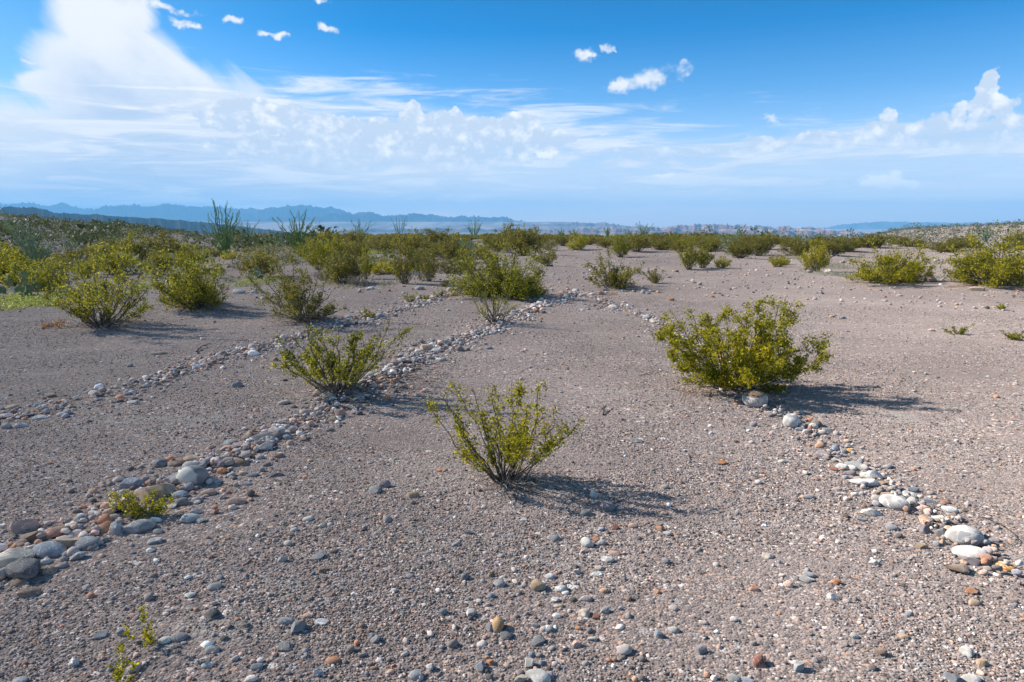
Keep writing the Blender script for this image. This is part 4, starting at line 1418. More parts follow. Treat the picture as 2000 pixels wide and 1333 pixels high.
def grow_stem(tb, base, tip, rng, r0, nsec, leafn, lsize, seclen=0.22, leaf_from=0.35, spread=0.02, twigs=2, sides=5, flat=1.0):
    """one main stem with side branches; returns leaf points"""
    L = np.linalg.norm(tip - base)
    bow = unit(np.array([tip[0] - base[0], tip[1] - base[1], 0.0]) + 1e-6) * L * rng.uniform(-0.02, 0.07) - np.array([0, 0, L * rng.uniform(0.0, 0.05)])
    pts = wig(base, tip, 8, 0.026, rng, bow)
    tb.add(pts, np.linspace(r0, r0 * 0.28, 8), sides)
    leaves = []
    # leaf tufts straight on the upper stem
    m = int(leafn * 0.9)
    t = rng.uniform(max(leaf_from, 0.55), 1.0, m)
    f = t * 7
    i = np.clip(f.astype(int), 0, 6)
    leaves.append(pts[i] + (pts[i + 1] - pts[i]) * (f - i)[:, None] + rng.normal(0, spread * 0.7, (m, 3)))
    for q in range(nsec):
        t = leaf_from * 0.75 + (0.98 - leaf_from * 0.75) * rng.uniform(0, 1) ** 0.8
        f = t * 7
        i = min(int(f), 6)
        s = pts[i] + (pts[i + 1] - pts[i]) * (f - i)
        tang = unit(pts[i + 1] - pts[i])
        d = unit(tang * np.array([1, 1, flat]) + 0.75 * rng.normal(size=3) * np.array([1, 1, 0.7 * flat]) + np.array([0, 0, 0.22 * flat]))
        l = L * seclen * rng.uniform(0.5, 1.25) * (1.15 - 0.55 * t)
        e = s + d * l
        e[2] = max(e[2], 0.02)
        sp = wig(s, e, 4, 0.03, rng)
        tb.add(sp, np.linspace(r0 * 0.34, r0 * 0.14, 4), 3)
        k = int(leafn * rng.uniform(0.6, 1.3))
        tt = rng.uniform(0.25, 1.06, k)[:, None]
        leaves.append(s + (e - s) * tt + rng.normal(0, spread, (k, 3)))
        for _ in range(twigs):
            t2 = rng.uniform(0.3, 0.95)
            s2 = s + (e - s) * t2
            d2 = unit(d + 0.9 * rng.normal(size=3) + np.array([0, 0, 0.15]))
            e2 = s2 + d2 * l * rng.uniform(0.3, 0.6)
            tb.add(np.stack([s2, e2]), [r0 * 0.16, r0 * 0.09], 3)
            k2 = int(leafn * 0.55)
            tt = rng.uniform(0.2, 1.1, k2)[:, None]
            leaves.append(s2 + (e2 - s2) * tt + rng.normal(0, spread * 0.8, (k2, 3)))
    return np.concatenate(leaves)


def hero_bush(name, base_px, tips, label, short, cat, group, extra=10, leafn=9, nsec=9, lsize=0.008, seclen=0.22, leaf_from=0.35, spread=0.016,
              depth=0.3, r0=0.006, seed=1, mat=None, per_stem=True, dead=0, twigs=2, inner=(0.55, 0.95), flat=1.0):
    rng = np.random.default_rng(seed)
    B = P(*base_px)
    e = empty(name, B)
    tag(e, label, cat, group)
    pxs = [(at_depth(px, py, B[1] + (dz[0] if dz else rng.uniform(-depth, depth))) - B) for (px, py, *dz) in tips]
    pts = list(pxs)
    for q in range(extra):
        i, j = rng.integers(0, len(pxs), 2)
        a = rng.uniform(0, 1)
        p = (pxs[i] * a + pxs[j] * (1 - a)) * rng.uniform(*inner)
        p[1] += rng.uniform(-depth, depth) * 1.1
        pts.append(p)
    allL, allT = [], Tubes()
    rad = 0.06 * max(1.0, r0 / 0.006)
    for p in pts:
        p = p.copy()
        p[2] = max(p[2], 0.05)
        b0 = np.array([p[0], p[1], 0]) * 0.10 + np.array([rng.normal(0, .3), rng.normal(0, .3), 0]) * rad
        b0 = b0 / max(np.linalg.norm(b0) / rad, 1.0)
        b0[2] = -0.02
        tb = Tubes() if per_stem else allT
        bare = 0.22 if rng.uniform() < 0.12 else rng.uniform(0.75, 1.2)
        L = grow_stem(tb, b0, p, rng, r0 * rng.uniform(0.6, 1.3), nsec, max(2, leafn * bare), lsize, seclen * rng.uniform(0.8, 1.3), leaf_from * rng.uniform(0.8, 1.25), spread, twigs, 5, flat)
        L[:, 2] = np.maximum(L[:, 2], 0.012)
        if per_stem:
            so = link_mesh("stem", tb.mesh("stem", M_STEM), e)
            V, Fq = leaf_arrays(L, lsize * rng.uniform(0.75, 1.25, len(L)), rng)
            link_mesh("foliage", mesh_np("foliage", V, Fq, mat or M_LEAF, smooth=False), so)
        else:
            allL.append(L)
    if not per_stem:
        link_mesh("stem", allT.mesh("stem", M_STEM), e)
        L = np.concatenate(allL)
        V, Fq = leaf_arrays(L, lsize * rng.uniform(0.75, 1.25, len(L)), rng)
        link_mesh("foliage", mesh_np("foliage", V, Fq, mat or M_LEAF, smooth=False), e)
    if dead:
        tb = Tubes()
        for q in range(dead * 2):
            a = rng.uniform(0, 6.28)
            s = np.array([math.cos(a), math.sin(a), 0]) * rng.uniform(0.02, 0.08)
            l = rng.uniform(0.12, 0.40) * max(1, depth / 0.3)
            t = s + np.array([math.cos(a + rng.normal(0, .5)), math.sin(a + rng.normal(0, .5)), rng.uniform(0.02, 0.3)]) * l
            pp = wig(s + np.array([0, 0, 0.01]), t, 5, 0.05, rng)
            tb.add(pp, np.linspace(0.0035, 0.0012, 5), 3)
            for _ in range(2):
                i = rng.integers(1, 4)
                t2 = pp[i] + rng.normal(0, 0.3, 3) * l * np.array([1, 1, 0.5])
                t2[2] = max(t2[2], 0.01)
                tb.add(np.stack([pp[i], t2]), [0.0018, 0.0008], 3)
        link_mesh("dead_twig", tb.mesh("dead_twig", M_DEAD), e)['kind'] = 'stuff'
    if short:
        xs = [p[0] for p in pxs]
        LAND.append((short, B[:2], (max(xs) - min(xs)) / 2 * 0.6))
    return e


NEAR = "creosote bushes standing near the stone rows"
hero_bush("creosote_bush", (990, 938), [(838, 790), (862, 770), (888, 752), (925, 757), (958, 768), (998, 744), (1012, 760), (1052, 758), (1030, 790), (1085, 800), (1128, 824), (1105, 832), (1062, 812),
          (905, 858, -.1), (898, 888, -.2), (940, 800), (880, 800), (975, 800), (1010, 830)],
          "airy V-shaped yellow-green creosote bush alone on open gravel in the middle", "the V-shaped middle bush", "bush", NEAR, extra=13, leafn=15, nsec=10, lsize=0.0088, seclen=0.15,
          leaf_from=0.5, depth=0.28, r0=0.0062, seed=3, mat=M_LEAF_G, dead=12)
hero_bush("creosote_bush", (662, 768), [(545, 668), (552, 690), (575, 650), (600, 640), (630, 645), (660, 640), (690, 655), (765, 622), (792, 645), (770, 668), (735, 660), (720, 690), (700, 660),
          (600, 690), (575, 715), (640, 690), (680, 700), (615, 665), (650, 665), (545, 705)],
          "airy creosote bush with golden foliage growing over the long stone row", "the golden airy bush", "bush", NEAR, extra=15, leafn=14, nsec=9, lsize=0.0118, seclen=0.18, leaf_from=0.5,
          depth=0.35, r0=0.008, seed=5, mat=M_LEAF, dead=14, inner=(0.6, 0.98))
hero_bush("creosote_bush", (1442, 758), [(1288, 622), (1312, 612), (1345, 604), (1382, 616), (1420, 604), (1462, 600), (1486, 588), (1520, 590), (1548, 594), (1546, 612), (1500, 626), (1540, 650), (1580, 664),
          (1608, 668), (1615, 692), (1598, 706), (1560, 702), (1530, 712), (1500, 740), (1455, 735, -.4), (1350, 712), (1305, 692), (1286, 660), (1330, 735), (1400, 690, -.4), (1420, 650, -.3),
          (1390, 640), (1360, 660, -.3), (1440, 690, -.5), (1470, 650), (1500, 680, -.3), (1385, 735, -.35), (1320, 650), (1450, 620), (1540, 690, -.2), (1526, 772, -.2), (1300, 640, .2), (1490, 610, .3)],
          "dense rounded bright green creosote bush beside the cracked cream boulder", "the dense bright green bush", "bush", NEAR, extra=22, leafn=30, nsec=10, lsize=0.0122, seclen=0.185, flat=0.4,
          leaf_from=0.45, spread=0.022, depth=0.5, r0=0.008, seed=8, mat=M_LEAF_G, dead=16, inner=(0.55, 0.95))
hero_bush("creosote_bush", (197, 638), [(100, 562), (112, 540), (118, 522), (150, 497), (182, 490), (215, 485), (250, 492), (278, 520), (292, 560), (285, 600), (128, 592), (240, 560), (200, 520),
          (165, 530), (230, 520), (260, 545), (140, 560), (105, 590), (270, 575)],
          "wide creosote bush with bare grey lower stems beside a rusty dry weed", "the bare-stemmed wide bush", "bush", NEAR, extra=22, leafn=17, nsec=9, lsize=0.0145, seclen=0.2, leaf_from=0.42,
          spread=0.03, depth=0.6, r0=0.011, seed=13, mat=M_LEAF, dead=14, inner=(0.6, 0.95))
hero_bush("creosote_bush", (383, 600), [(298, 532), (312, 500), (350, 488), (400, 492), (438, 512), (448, 560), (435, 585), (330, 570), (345, 596), (300, 560), (370, 510), (410, 530), (380, 560), (420, 570), (340, 530)],
          "leafy olive creosote bush with shaded skirts next to two pale boulders", "the leafy olive bush", "bush", NEAR, extra=26, leafn=23, nsec=9, lsize=0.017, seclen=0.24, leaf_from=0.35,
          spread=0.04, depth=0.7, r0=0.011, seed=17, mat=M_LEAF, per_stem=False, dead=10)
hero_bush("creosote_bush", (598, 626), [(488, 545), (495, 560), (508, 530), (530, 502), (565, 490), (600, 500), (640, 512), (656, 560), (650, 590), (672, 602), (520, 580), (620, 545), (560, 540), (590, 530),
          (545, 520), (630, 570), (610, 580)],
          "olive creosote bush with long bare stems sprawling to one side, behind the golden bush", "the sprawling olive bush", "bush", NEAR, extra=20, leafn=15, nsec=9, lsize=0.0145, seclen=0.2, leaf_from=0.38,
          spread=0.03, depth=0.55, r0=0.010, seed=19, mat=M_LEAF_FAR, dead=14)
hero_bush("creosote_bush", (966, 632), [(932, 562), (922, 582), (950, 545), (985, 552), (1000, 562), (1012, 592), (942, 602), (1000, 602), (960, 570), (975, 580), (945, 575), (990, 575)],
          "slender vase-shaped creosote bush rooted at a white and a dark stone", "the vase-shaped bush", "bush", NEAR, extra=9, leafn=5, nsec=7, lsize=0.0115, seclen=0.16, leaf_from=0.5,
          spread=0.025, depth=0.3, r0=0.009, seed=23, mat=M_LEAF, dead=4)
hero_bush("creosote_bush", (988, 575), [(888, 566, -.5), (1062, 568, -.3), (900, 572, -.4), (1048, 574, -.4), (880, 552), (1068, 548), (888, 545), (895, 510), (905, 495), (930, 480), (970, 477), (1010, 485), (1045, 495), (1058, 530), (1050, 565), (900, 562), (980, 520), (940, 520), (1010, 530), (1030, 550),
          (920, 540), (960, 500), (1000, 560), (930, 568)],
          "big broad creosote bush with a full domed crown behind the vase-shaped bush", "the big domed bush", "bush", NEAR, extra=46, leafn=21, nsec=9, lsize=0.0195, seclen=0.26, leaf_from=0.2,
          spread=0.06, depth=0.9, r0=0.014, seed=29, mat=M_LEAF, per_stem=False, dead=8)
hero_bush("creosote_bush", (1192, 562), [(1140, 522), (1150, 512), (1172, 496), (1190, 490), (1214, 508), (1232, 525), (1240, 552), (1152, 545), (1255, 522), (1180, 520), (1210, 540), (1165, 530), (1200, 515), (1225, 550)],
          "compact dark olive creosote bush past the big tan boulder", "the compact dark bush", "bush", NEAR, extra=20, leafn=13, nsec=8, lsize=0.021, seclen=0.2, leaf_from=0.3, spread=0.035, depth=0.55, r0=0.010, seed=31,
          mat=M_LEAF_FAR, per_stem=False, dead=6)
hero_bush("creosote_bush", (1278, 554), [(1256, 532), (1266, 524), (1282, 522), (1297, 528), (1300, 538), (1272, 535), (1288, 535)],
          "small sparse grey-green bush beside the compact dark one", "the small sparse bush", "bush", NEAR, extra=10, leafn=7, nsec=7, lsize=0.016, seclen=0.2, leaf_from=0.35, spread=0.02, depth=0.3, r0=0.008, seed=37,
          mat=M_LEAF_FAR, per_stem=False)
hero_bush("creosote_bush", (1072, 521), [(1052, 482), (1062, 490), (1075, 484), (1089, 478), (1058, 502), (1085, 500), (1040, 500)],
          "upright creosote bush at the edge of the big domed bush", "the upright edge bush", "bush", NEAR, extra=10, leafn=12, nsec=8, lsize=0.024, seclen=0.22, leaf_from=0.3, spread=0.04, depth=0.5, r0=0.012, seed=41,
          mat=M_LEAF_FAR, per_stem=False)
hero_bush("creosote_bush", (1748, 550), [(1660, 545), (1668, 502), (1700, 478), (1745, 470), (1775, 472), (1800, 480), (1820, 502), (1828, 532), (1682, 522), (1720, 505), (1760, 510), (1790, 520), (1740, 490), (1700, 530), (1800, 540), (1670, 535)],
          "wide spreading bright creosote bush at the clearing edge with an arm reaching low", "the wide clearing bush", "bush", NEAR, flat=0.5, extra=36, leafn=15, nsec=9, lsize=0.024, seclen=0.24, leaf_from=0.34, spread=0.045,
          depth=0.9, r0=0.013, seed=43, mat=M_LEAF_G, per_stem=False, dead=12)
hero_bush("creosote_bush", (1938, 556), [(1842, 522), (1858, 484), (1900, 468), (1945, 458), (1990, 450), (2040, 460), (2060, 500), (2050, 540), (1880, 540), (1900, 505), (1950, 500), (2000, 500), (1960, 530), (2010, 535), (1870, 510), (1920, 480)],
          "widest bright green bush massed behind the flat tan boulder", "the widest bush", "bush", NEAR, flat=0.5, extra=50, leafn=17, nsec=9, lsize=0.025, seclen=0.25, leaf_from=0.3, spread=0.05, depth=1.1, r0=0.014, seed=47,
          mat=M_LEAF_G, per_stem=False, dead=12)
SMALL = "small sprigs rooted in the gravel"
hero_bush("creosote_seedling", (284, 1010), [(206, 970), (222, 964), (242, 956), (262, 978), (300, 958), (318, 972), (336, 974), (250, 985), (285, 975), (310, 990)],
          "low bright green sprig growing between cobbles of the long row", "the low green sprig", "bush", SMALL, extra=8, leafn=11, nsec=6, lsize=0.0062, seclen=0.17, leaf_from=0.3, spread=0.01, depth=0.08, r0=0.003, seed=51, mat=M_LEAF_G)
hero_bush("green_seedling", (284, 1262), [(283, 1186), (296, 1205), (292, 1230), (276, 1228), (242, 1214, .05), (300, 1238)],
          "thin green seedling with a yellow flower near the picture's lower corner", "the upper seedling", "plant", SMALL, extra=0, leafn=8, nsec=3, lsize=0.008, seclen=0.12, leaf_from=0.4, spread=0.007, depth=0.05, r0=0.0016, seed=53,
          mat=M_LEAF_G, twigs=1)
hero_bush("green_seedling", (236, 1345), [(226, 1256), (240, 1262), (214, 1300), (232, 1310), (262, 1300), (248, 1330)],
          "thin green seedling below the flowering one, cut by the picture's edge", "", "plant", SMALL, extra=0, leafn=8, nsec=3, lsize=0.008, seclen=0.12, leaf_from=0.3, spread=0.007, depth=0.05, r0=0.0016, seed=57, mat=M_LEAF_G, twigs=1)
for (bp, tp, lb, sd) in [
    ((1872, 654), [(1850, 644), (1862, 640), (1880, 640), (1900, 632), (1890, 640), (1885, 645)], "little sprig leaning over with a feathery tip on pale gravel", 61),
    ((1985, 664), [(1957, 648), (1965, 656), (1985, 652), (1998, 645), (2010, 650), (1975, 655)], "low two-armed sprig on pale gravel in front of the widest bush", 63),
    ((1955, 605), [(1947, 598), (1953, 594), (1960, 596), (1964, 600)], "tiny dark tuft of a sprig alone past the flat tan boulder", 67),
    ((801, 590), [(786, 576), (795, 572), (806, 574), (816, 568)], "pale thin sprig beside the far stone row", 71),
    ((856, 581), [(845, 567), (854, 563), (864, 563), (870, 567)], "tidy little sprig just behind the far orange boulder", 73),
    ((829, 588), [(820, 578), (828, 576), (838, 576)], "smallest sprig between two others along the far row", 79),
    ((720, 622), [(700, 606), (712, 600), (722, 606), (735, 612)], "yellow-green sprig poking from the far row's stones", 83),
    ((1058, 577), [(1046, 566), (1055, 562), (1066, 566)], "dark sprig in the shade of the big domed bush", 89)]:
    hero_bush("creosote_seedling", bp, tp, lb, "", "plant", SMALL, extra=7, leafn=6, nsec=5, lsize=0.011, seclen=0.2, leaf_from=0.25, spread=0.012, depth=0.1, r0=0.004, seed=sd, mat=M_LEAF, per_stem=False)


# ---- ocotillos, sotol
def ocotillo(base_px, tips, label, short, ncanes, seed, thick=0.016, mat=None, depth=0.6, name="ocotillo", group="ocotillos along the plateau", kink=0.02, cat="ocotillo", leaf=0.022, gap=14):
    rng = np.random.default_rng(seed)
    B = P(*base_px)
    e = empty(name, B)
    tag(e, label, cat, group)
    T = [at_depth(px, py, B[1]) - B for px, py in tips]
    for q in range(ncanes):
        if q < len(T):
            t = T[q].copy()
        else:
            i, j = rng.integers(0, len(T), 2)
            a = rng.uniform(0, 1)
            t = (T[i] * a + T[j] * (1 - a)) * rng.uniform(0.62, 0.97)
        t[1] += rng.uniform(-depth, depth)
        L = np.linalg.norm(t)
        b0 = np.array([t[0], t[1], 0]) * 0.06 + np.array([rng.normal(0, .03), rng.normal(0, .03), -0.03])
        hor = np.array([t[0], t[1], 0])
        pts = wig(b0, t, 11, kink, rng, hor * rng.uniform(-0.16, -0.02))
        tb = Tubes()
        tb.add(pts, np.linspace(thick, thick * 0.38, 11) * rng.uniform(0.8, 1.15), 5)
        if rng.uniform() < 0.45:
            s = pts[rng.integers(5, 8)]
            en = s + (pts[-1] - s) * rng.uniform(0.5, 0.9) + rng.normal(0, 0.09, 3) * L
            tb.add(wig(s, en, 5, kink, rng), np.linspace(thick * 0.6, thick * 0.35, 5), 4)
        m = int(L * 70)
        f = rng.uniform(1.2, 10, m)
        i = np.clip(f.astype(int), 0, 9)
        LP = pts[i] + (pts[i + 1] - pts[i]) * (f - i)[:, None] + rng.normal(0, thick * 0.9, (m, 3))
        V, Fq = leaf_arrays(LP, leaf * rng.uniform(0.6, 1.2, m), rng, 1.2, 0.35)
        nv = tb.n
        me = mesh_np("cane", np.concatenate(tb.V + [V]), np.concatenate(tb.F + [Fq + nv]), mat or M_OCO, smooth=False)
        link_mesh("cane", me, e)
    if short:
        xs = [p[0] for p in T]
        LAND.append((short, B[:2], (max(xs) - min(xs)) * 0.2))
    return e


ocotillo((440, 505), [(396, 417), (408, 393), (420, 386), (428, 405), (436, 392), (447, 402), (455, 404), (460, 415), (474, 410), (472, 425), (410, 430), (400, 445), (450, 430), (440, 420)],
         "tallest dark green ocotillo with a spray of upright canes behind the leafy bushes", "the tallest ocotillo", 24, 101, thick=0.038, depth=0.8, leaf=0.03, kink=0.028)
ocotillo((584, 494), [(534, 424), (545, 424), (562, 410), (575, 412), (594, 407), (590, 415), (622, 425), (612, 432), (570, 430), (600, 430), (555, 440), (548, 470)],
         "second tall ocotillo with dense canes and a splayed top", "the second tall ocotillo", 27, 103, thick=0.036, depth=0.9, leaf=0.03, kink=0.028)
ocotillo((482, 484), [(463, 440), (470, 432), (482, 430), (492, 438), (502, 428), (505, 440), (475, 445), (498, 450)],
         "paler ocotillo half hidden behind the tallest one", "the paler ocotillo", 14, 107, thick=0.032, depth=0.9, mat=M_OCO_P, leaf=0.04)
ocotillo((72, 528), [(0, 417), (12, 405), (22, 430), (40, 428), (58, 432), (66, 445), (78, 448), (86, 470), (104, 485), (92, 478), (30, 450), (50, 460)],
         "grey-green ocotillo leaning out of frame with long bare canes", "the leaning ocotillo", 26, 109, thick=0.034, depth=0.7, mat=M_OCO_P, leaf=0.04)
ocotillo((545, 482), [(515, 455), (525, 450), (538, 448), (552, 452), (566, 454), (570, 462), (520, 465)],
         "low silvery ocotillo spreading between the two tall ones", "the low silvery ocotillo", 16, 113, thick=0.032, depth=1.0, mat=M_OCO_P, leaf=0.04)
ocotillo((618, 474), [(605, 435), (615, 432), (628, 430), (633, 438), (622, 445)],
         "thin pale ocotillo behind the second tall one", "the thin pale ocotillo", 9, 117, thick=0.030, depth=1.0, mat=M_OCO_P, leaf=0.04)
ocotillo((703, 478), [(682, 430), (690, 440), (697, 432), (702, 428), (714, 436), (723, 432), (718, 445)],
         "open ocotillo with a few forked canes above a round green shrub", "the forked ocotillo", 11, 119, thick=0.034, depth=1.0, kink=0.035, leaf=0.04)
ocotillo((781, 470), [(766, 427), (772, 422), (780, 428), (789, 421), (793, 422), (797, 430), (770, 440)],
         "narrow upright ocotillo standing alone against the pale plain", "the narrow ocotillo", 11, 127, thick=0.036, depth=0.9, leaf=0.04)
ocotillo((926, 463), [(905, 438), (912, 430), (920, 428), (928, 425), (936, 428), (944, 432), (915, 440), (940, 440)],
         "bristly round ocotillo on the skyline behind the blue-green sotol", "the bristly skyline ocotillo", 18, 131, thick=0.04, depth=1.4, leaf=0.03)
ocotillo((908, 496), [(886, 462), (890, 472), (900, 460), (912, 462), (922, 458), (935, 462), (940, 470), (886, 480), (930, 478)],
         "blue-green sotol with stiff radiating blades beside the big domed bush", "the blue-green sotol", 46, 137, thick=0.020, depth=0.8, mat=M_SOTOL, name="sotol", group="spiky rosette plants", kink=0.004, cat="sotol", leaf=0.02)
ocotillo((1256, 466), [(1242, 435), (1248, 432), (1256, 440), (1265, 437), (1272, 437), (1275, 442)],
         "hazy ocotillo thicket on the skyline over the path's end", "the skyline thicket ocotillo", 16, 139, thick=0.05, depth=2.5, leaf=0.05)
ocotillo((1428, 494), [(1450, 437), (1446, 441), (1440, 450), (1404, 458), (1412, 465), (1420, 460), (1405, 480), (1436, 470)],
         "ocotillo with two long canes leaning together over a bush", "the leaning-cane ocotillo", 16, 149, thick=0.030, depth=0.7, mat=M_OCO_P, leaf=0.05)
for (bp, tp, lb, sh, n, sd) in [
    ((1186, 463), [(1181, 445), (1186, 443), (1192, 446)], "tiny upright ocotillo on the skyline in front of pink badlands", "the tiny upright ocotillo", 7, 151),
    ((1121, 462), [(1112, 450), (1120, 447), (1128, 450)], "tiny round ocotillo on the skyline beyond the path", "the tiny round ocotillo", 8, 157),
    ((1096, 462), [(1090, 449), (1096, 446), (1102, 450)], "tiny pale ocotillo on the skyline beside a round one", "", 7, 163),
    ((995, 463), [(988, 444), (996, 441), (1003, 446)], "tiny thin ocotillo on the skyline above the big domed bush", "", 6, 167),
    ((1228, 464), [(1218, 448), (1226, 446), (1236, 450)], "small ocotillo just before the skyline thicket", "", 8, 173),
    ((1562, 476), [(1552, 460), (1562, 456), (1570, 462)], "teal ocotillo low in the brush before the sandy hill", "", 9, 179),
    ((1603, 474), [(1590, 458), (1602, 455), (1612, 460)], "teal ocotillo nearer the cream clearing boulder, before the sandy hill", "", 9, 181),
    ((1925, 474), [(1912, 454), (1924, 449), (1936, 455)], "teal ocotillo on the sandy hill behind the widest bush", "", 9, 191),
    ((140, 503), [(115, 455), (128, 452), (140, 458), (150, 462), (158, 470)], "faint ocotillo on the scrubby slope behind the wide bush", "the faint slope ocotillo", 10, 193),
    ((222, 476), [(212, 462), (222, 458), (232, 462)], "small ocotillo high on the scrubby slope", "", 8, 197),
    ((285, 508), [(276, 486), (285, 482), (295, 490)], "stubby ocotillo between two leafy bushes at the slope's foot", "", 9, 199)]:
    B = P(*bp)
    th = 0.030 * max(1.0, B[1] / 50)
    ocotillo(bp, tp, lb, sh, n, sd, thick=th, depth=0.8, mat=M_OCO_P if sd % 2 == 1 and sd > 170 else M_OCO, leaf=th * 1.2)


# ---- prickly pears
def prickly_pear(base_px, n, s, label, short, seed, pale=0.0, spread=0.5):
    rng = np.random.default_rng(seed)
    B = P(*base_px)
    e = empty("prickly_pear", B)
    tag(e, label, "cactus", "prickly pears among the bushes")
    V0, Fa = ICO[3]
    bases = []
    for q in range(n):
        if q < n * 0.4 or not bases:
            c = np.array([rng.uniform(-spread, spread), rng.uniform(-spread * .6, spread * .6), s * 0.42])
        else:
            b = bases[rng.integers(0, len(bases))]
            a = rng.uniform(-0.9, 0.9)
            c = b + np.array([math.sin(a) * s * 0.8, rng.uniform(-.1, .1), math.cos(a) * s * 0.8])
        bases.append(c)
        sc = s * rng.uniform(0.75, 1.1)
        V = V0 * np.array([0.42, 0.075, 0.5]) * sc
        V[:, 0] *= 1 + 0.3 * V[:, 2] / sc
        me = mesh_np("pad", V, Fa, M_PADW if rng.uniform() < pale else M_PAD)  # a random share of pads gets the paler colour
        o = link_mesh("pad", me, e, c)
        o.rotation_euler = (rng.uniform(-.3, .3), rng.uniform(-.6, .6), rng.uniform(-1.2, 1.2))
    if short:
        LAND.append((short, B[:2], spread))


prickly_pear((66, 580), 18, 0.19, "broad prickly pear clump behind the bright ground cover", "the broad prickly pear", 211, 0.12, 0.6)
prickly_pear((20, 572), 10, 0.19, "prickly pear clump partly outside the frame with brownish pads", "", 223, 0.1, 0.5)
prickly_pear((498, 548), 9, 0.20, "prickly pear with pale pads behind the sprawling olive bush", "the pale prickly pear", 227, 0.4, 0.4)
prickly_pear((305, 535), 9, 0.24, "prickly pear with one glaring white pad touching the leafy olive bush", "", 229, 0.25, 0.5)
prickly_pear((125, 512), 12, 0.26, "dark prickly pear with white pads below the slope", "", 233, 0.25, 0.9)
prickly_pear((462, 505), 8, 0.22, "tiny prickly pear at the foot of the tallest ocotillo", "", 239, 0.3, 0.5)


# ---- ordinary creosote bushes: six of them, copied
def proto_bush(seed, w, h, ntip, leafn, mat, lsize=0.022, name="creosote_bush"):
    rng = np.random.default_rng(seed)
    tb = Tubes()
    LL = []
    for q in range(ntip):
        a = q * 2.399 + rng.uniform(-.3, .3)
        rr = math.sqrt((q + 0.5) / ntip)
        hh = h * (1 - 0.5 * rr ** 2.2) * rng.uniform(0.72, 1.08)
        tip = np.array([math.cos(a) * rr * w / 2, math.sin(a) * rr * w / 2, hh]) * rng.uniform(0.8, 1.06)
        b0 = np.array([tip[0], tip[1], 0]) * 0.1
        L = grow_stem(tb, b0, tip, rng, 0.012, 7, leafn * 1.4, lsize, 0.24, 0.3, 0.045, 1, 4)
        LL.append(L)
    L = np.concatenate(LL)
    L[:, 2] = np.maximum(L[:, 2], 0.03)
    V, Fq = leaf_arrays(L, lsize * rng.uniform(0.7, 1.3, len(L)), rng)
    return tb.mesh("stem", M_STEM), mesh_np("foliage", V, Fq, mat, smooth=False)


PROTO = [proto_bush(301, 1.5, 1.0, 30, 13, M_LEAF_FAR), proto_bush(302, 1.3, 1.05, 24, 12, M_LEAF), proto_bush(303, 1.7, 0.95, 34, 14, M_LEAF_FAR),
         proto_bush(304, 1.2, 0.9, 20, 9, M_LEAF_FAR), proto_bush(305, 1.45, 1.1, 28, 14, M_LEAF), proto_bush(306, 1.6, 0.85, 26, 12, M_LEAF_G), proto_bush(307, 1.5, 0.7, 22, 6, M_DRYB, 0.02)]
BUSH_REC = []
rb = np.random.default_rng(77)


def put_bush(xy, w, h, kind=None, rot=None):
    k = (int(rb.integers(0, 6)) if rb.uniform() > 0.14 else 6) if kind is None else kind
    z = float(Hgt(xy[0], xy[1]))
    e = empty("dry_bush" if k == 6 else "creosote_bush", (xy[0], xy[1], z - 0.02), rb.uniform(0, 6.28) if rot is None else rot)
    e.scale = (w / 1.5 * rb.uniform(0.8, 1.2), w / 1.5 * rb.uniform(0.8, 1.2), h * rb.uniform(0.85, 1.12))
    e.rotation_euler[0] = rb.normal(0, 0.09)
    e.rotation_euler[1] = rb.normal(0, 0.09)
    for nm, me in zip(("stem", "foliage"), PROTO[k]):
        link_mesh(nm, me, e)
    tag(e, None, "bush", "creosote bushes across the plateau")
    size = "low" if h < 0.75 else "tall" if h > 1.2 else "mid-sized"
    look = ["olive green", "golden olive", "broad olive", "sparse olive", "full golden", "fresh green", "dry grey"][k]
    BUSH_REC.append((e, np.array(xy[:2], float), w / 2, f"{size} {look} {'twiggy' if k == 6 else 'creosote'} bush"))
    return e


# bushes read one by one from the photograph: base x, y, width, height in its pixels
BUSHES = """
672 556 95 80 2|715 545 40 52 1|790 555 70 85 3|838 550 75 75 3|805 508 95 60 0|745 492 70 32 2|690 486 54 34 0|655 512 70 48 4|880 512 60 50 0|
640 480 70 28 2|520 497 70 26 6|478 528 60 30 6|560 512 46 26 6|700 560 60 34 6|632 548 50 30 6|330 508 110 50 2|262 512 90 50 4|228 498 80 34 0|20 545 90 56 4|-10 520 80 50 5|40 520 60 40 0|
150 520 60 34 0|180 505 50 26 2|1020 500 90 60 0|1000 482 80 38 2|850 482 80 36 0|770 478 60 26 0|960 478 60 22 2|1130 488 62 32 5|1100 480 44 22 0|1150 478 50 20 2|
1212 503 56 38 1|1245 492 64 34 0|1290 488 70 26 2|1182 484 50 22 0|1345 527 62 52 1|1372 524 48 40 4|1300 487 40 22 0|1410 524 46 30 5|1445 505 60 44 2|1330 492 60 30 0|
1480 500 52 38 0|1390 492 60 28 2|1500 488 60 28 0|1516 522 34 24 5|1530 518 26 20 5|1588 530 56 56 5|1560 500 60 36 2|1625 500 70 36 0|1650 492 60 26 2|1600 486 50 24 0|
1700 484 70 22 2|1770 482 70 20 0|1850 492 70 26 2|1880 486 60 22 0|1990 480 60 24 0|1540 482 50 22 0|1460 480 60 22 2|1355 480 60 20 0|1240 478 50 18 2|1290 474 60 14 0|
600 506 60 26 4|625 528 60 50 4|700 505 50 34 2|820 530 60 44 3|905 528 60 40 4|870 560 40 18 3|1040 480 60 26 0|1060 474 50 18 2|
"""


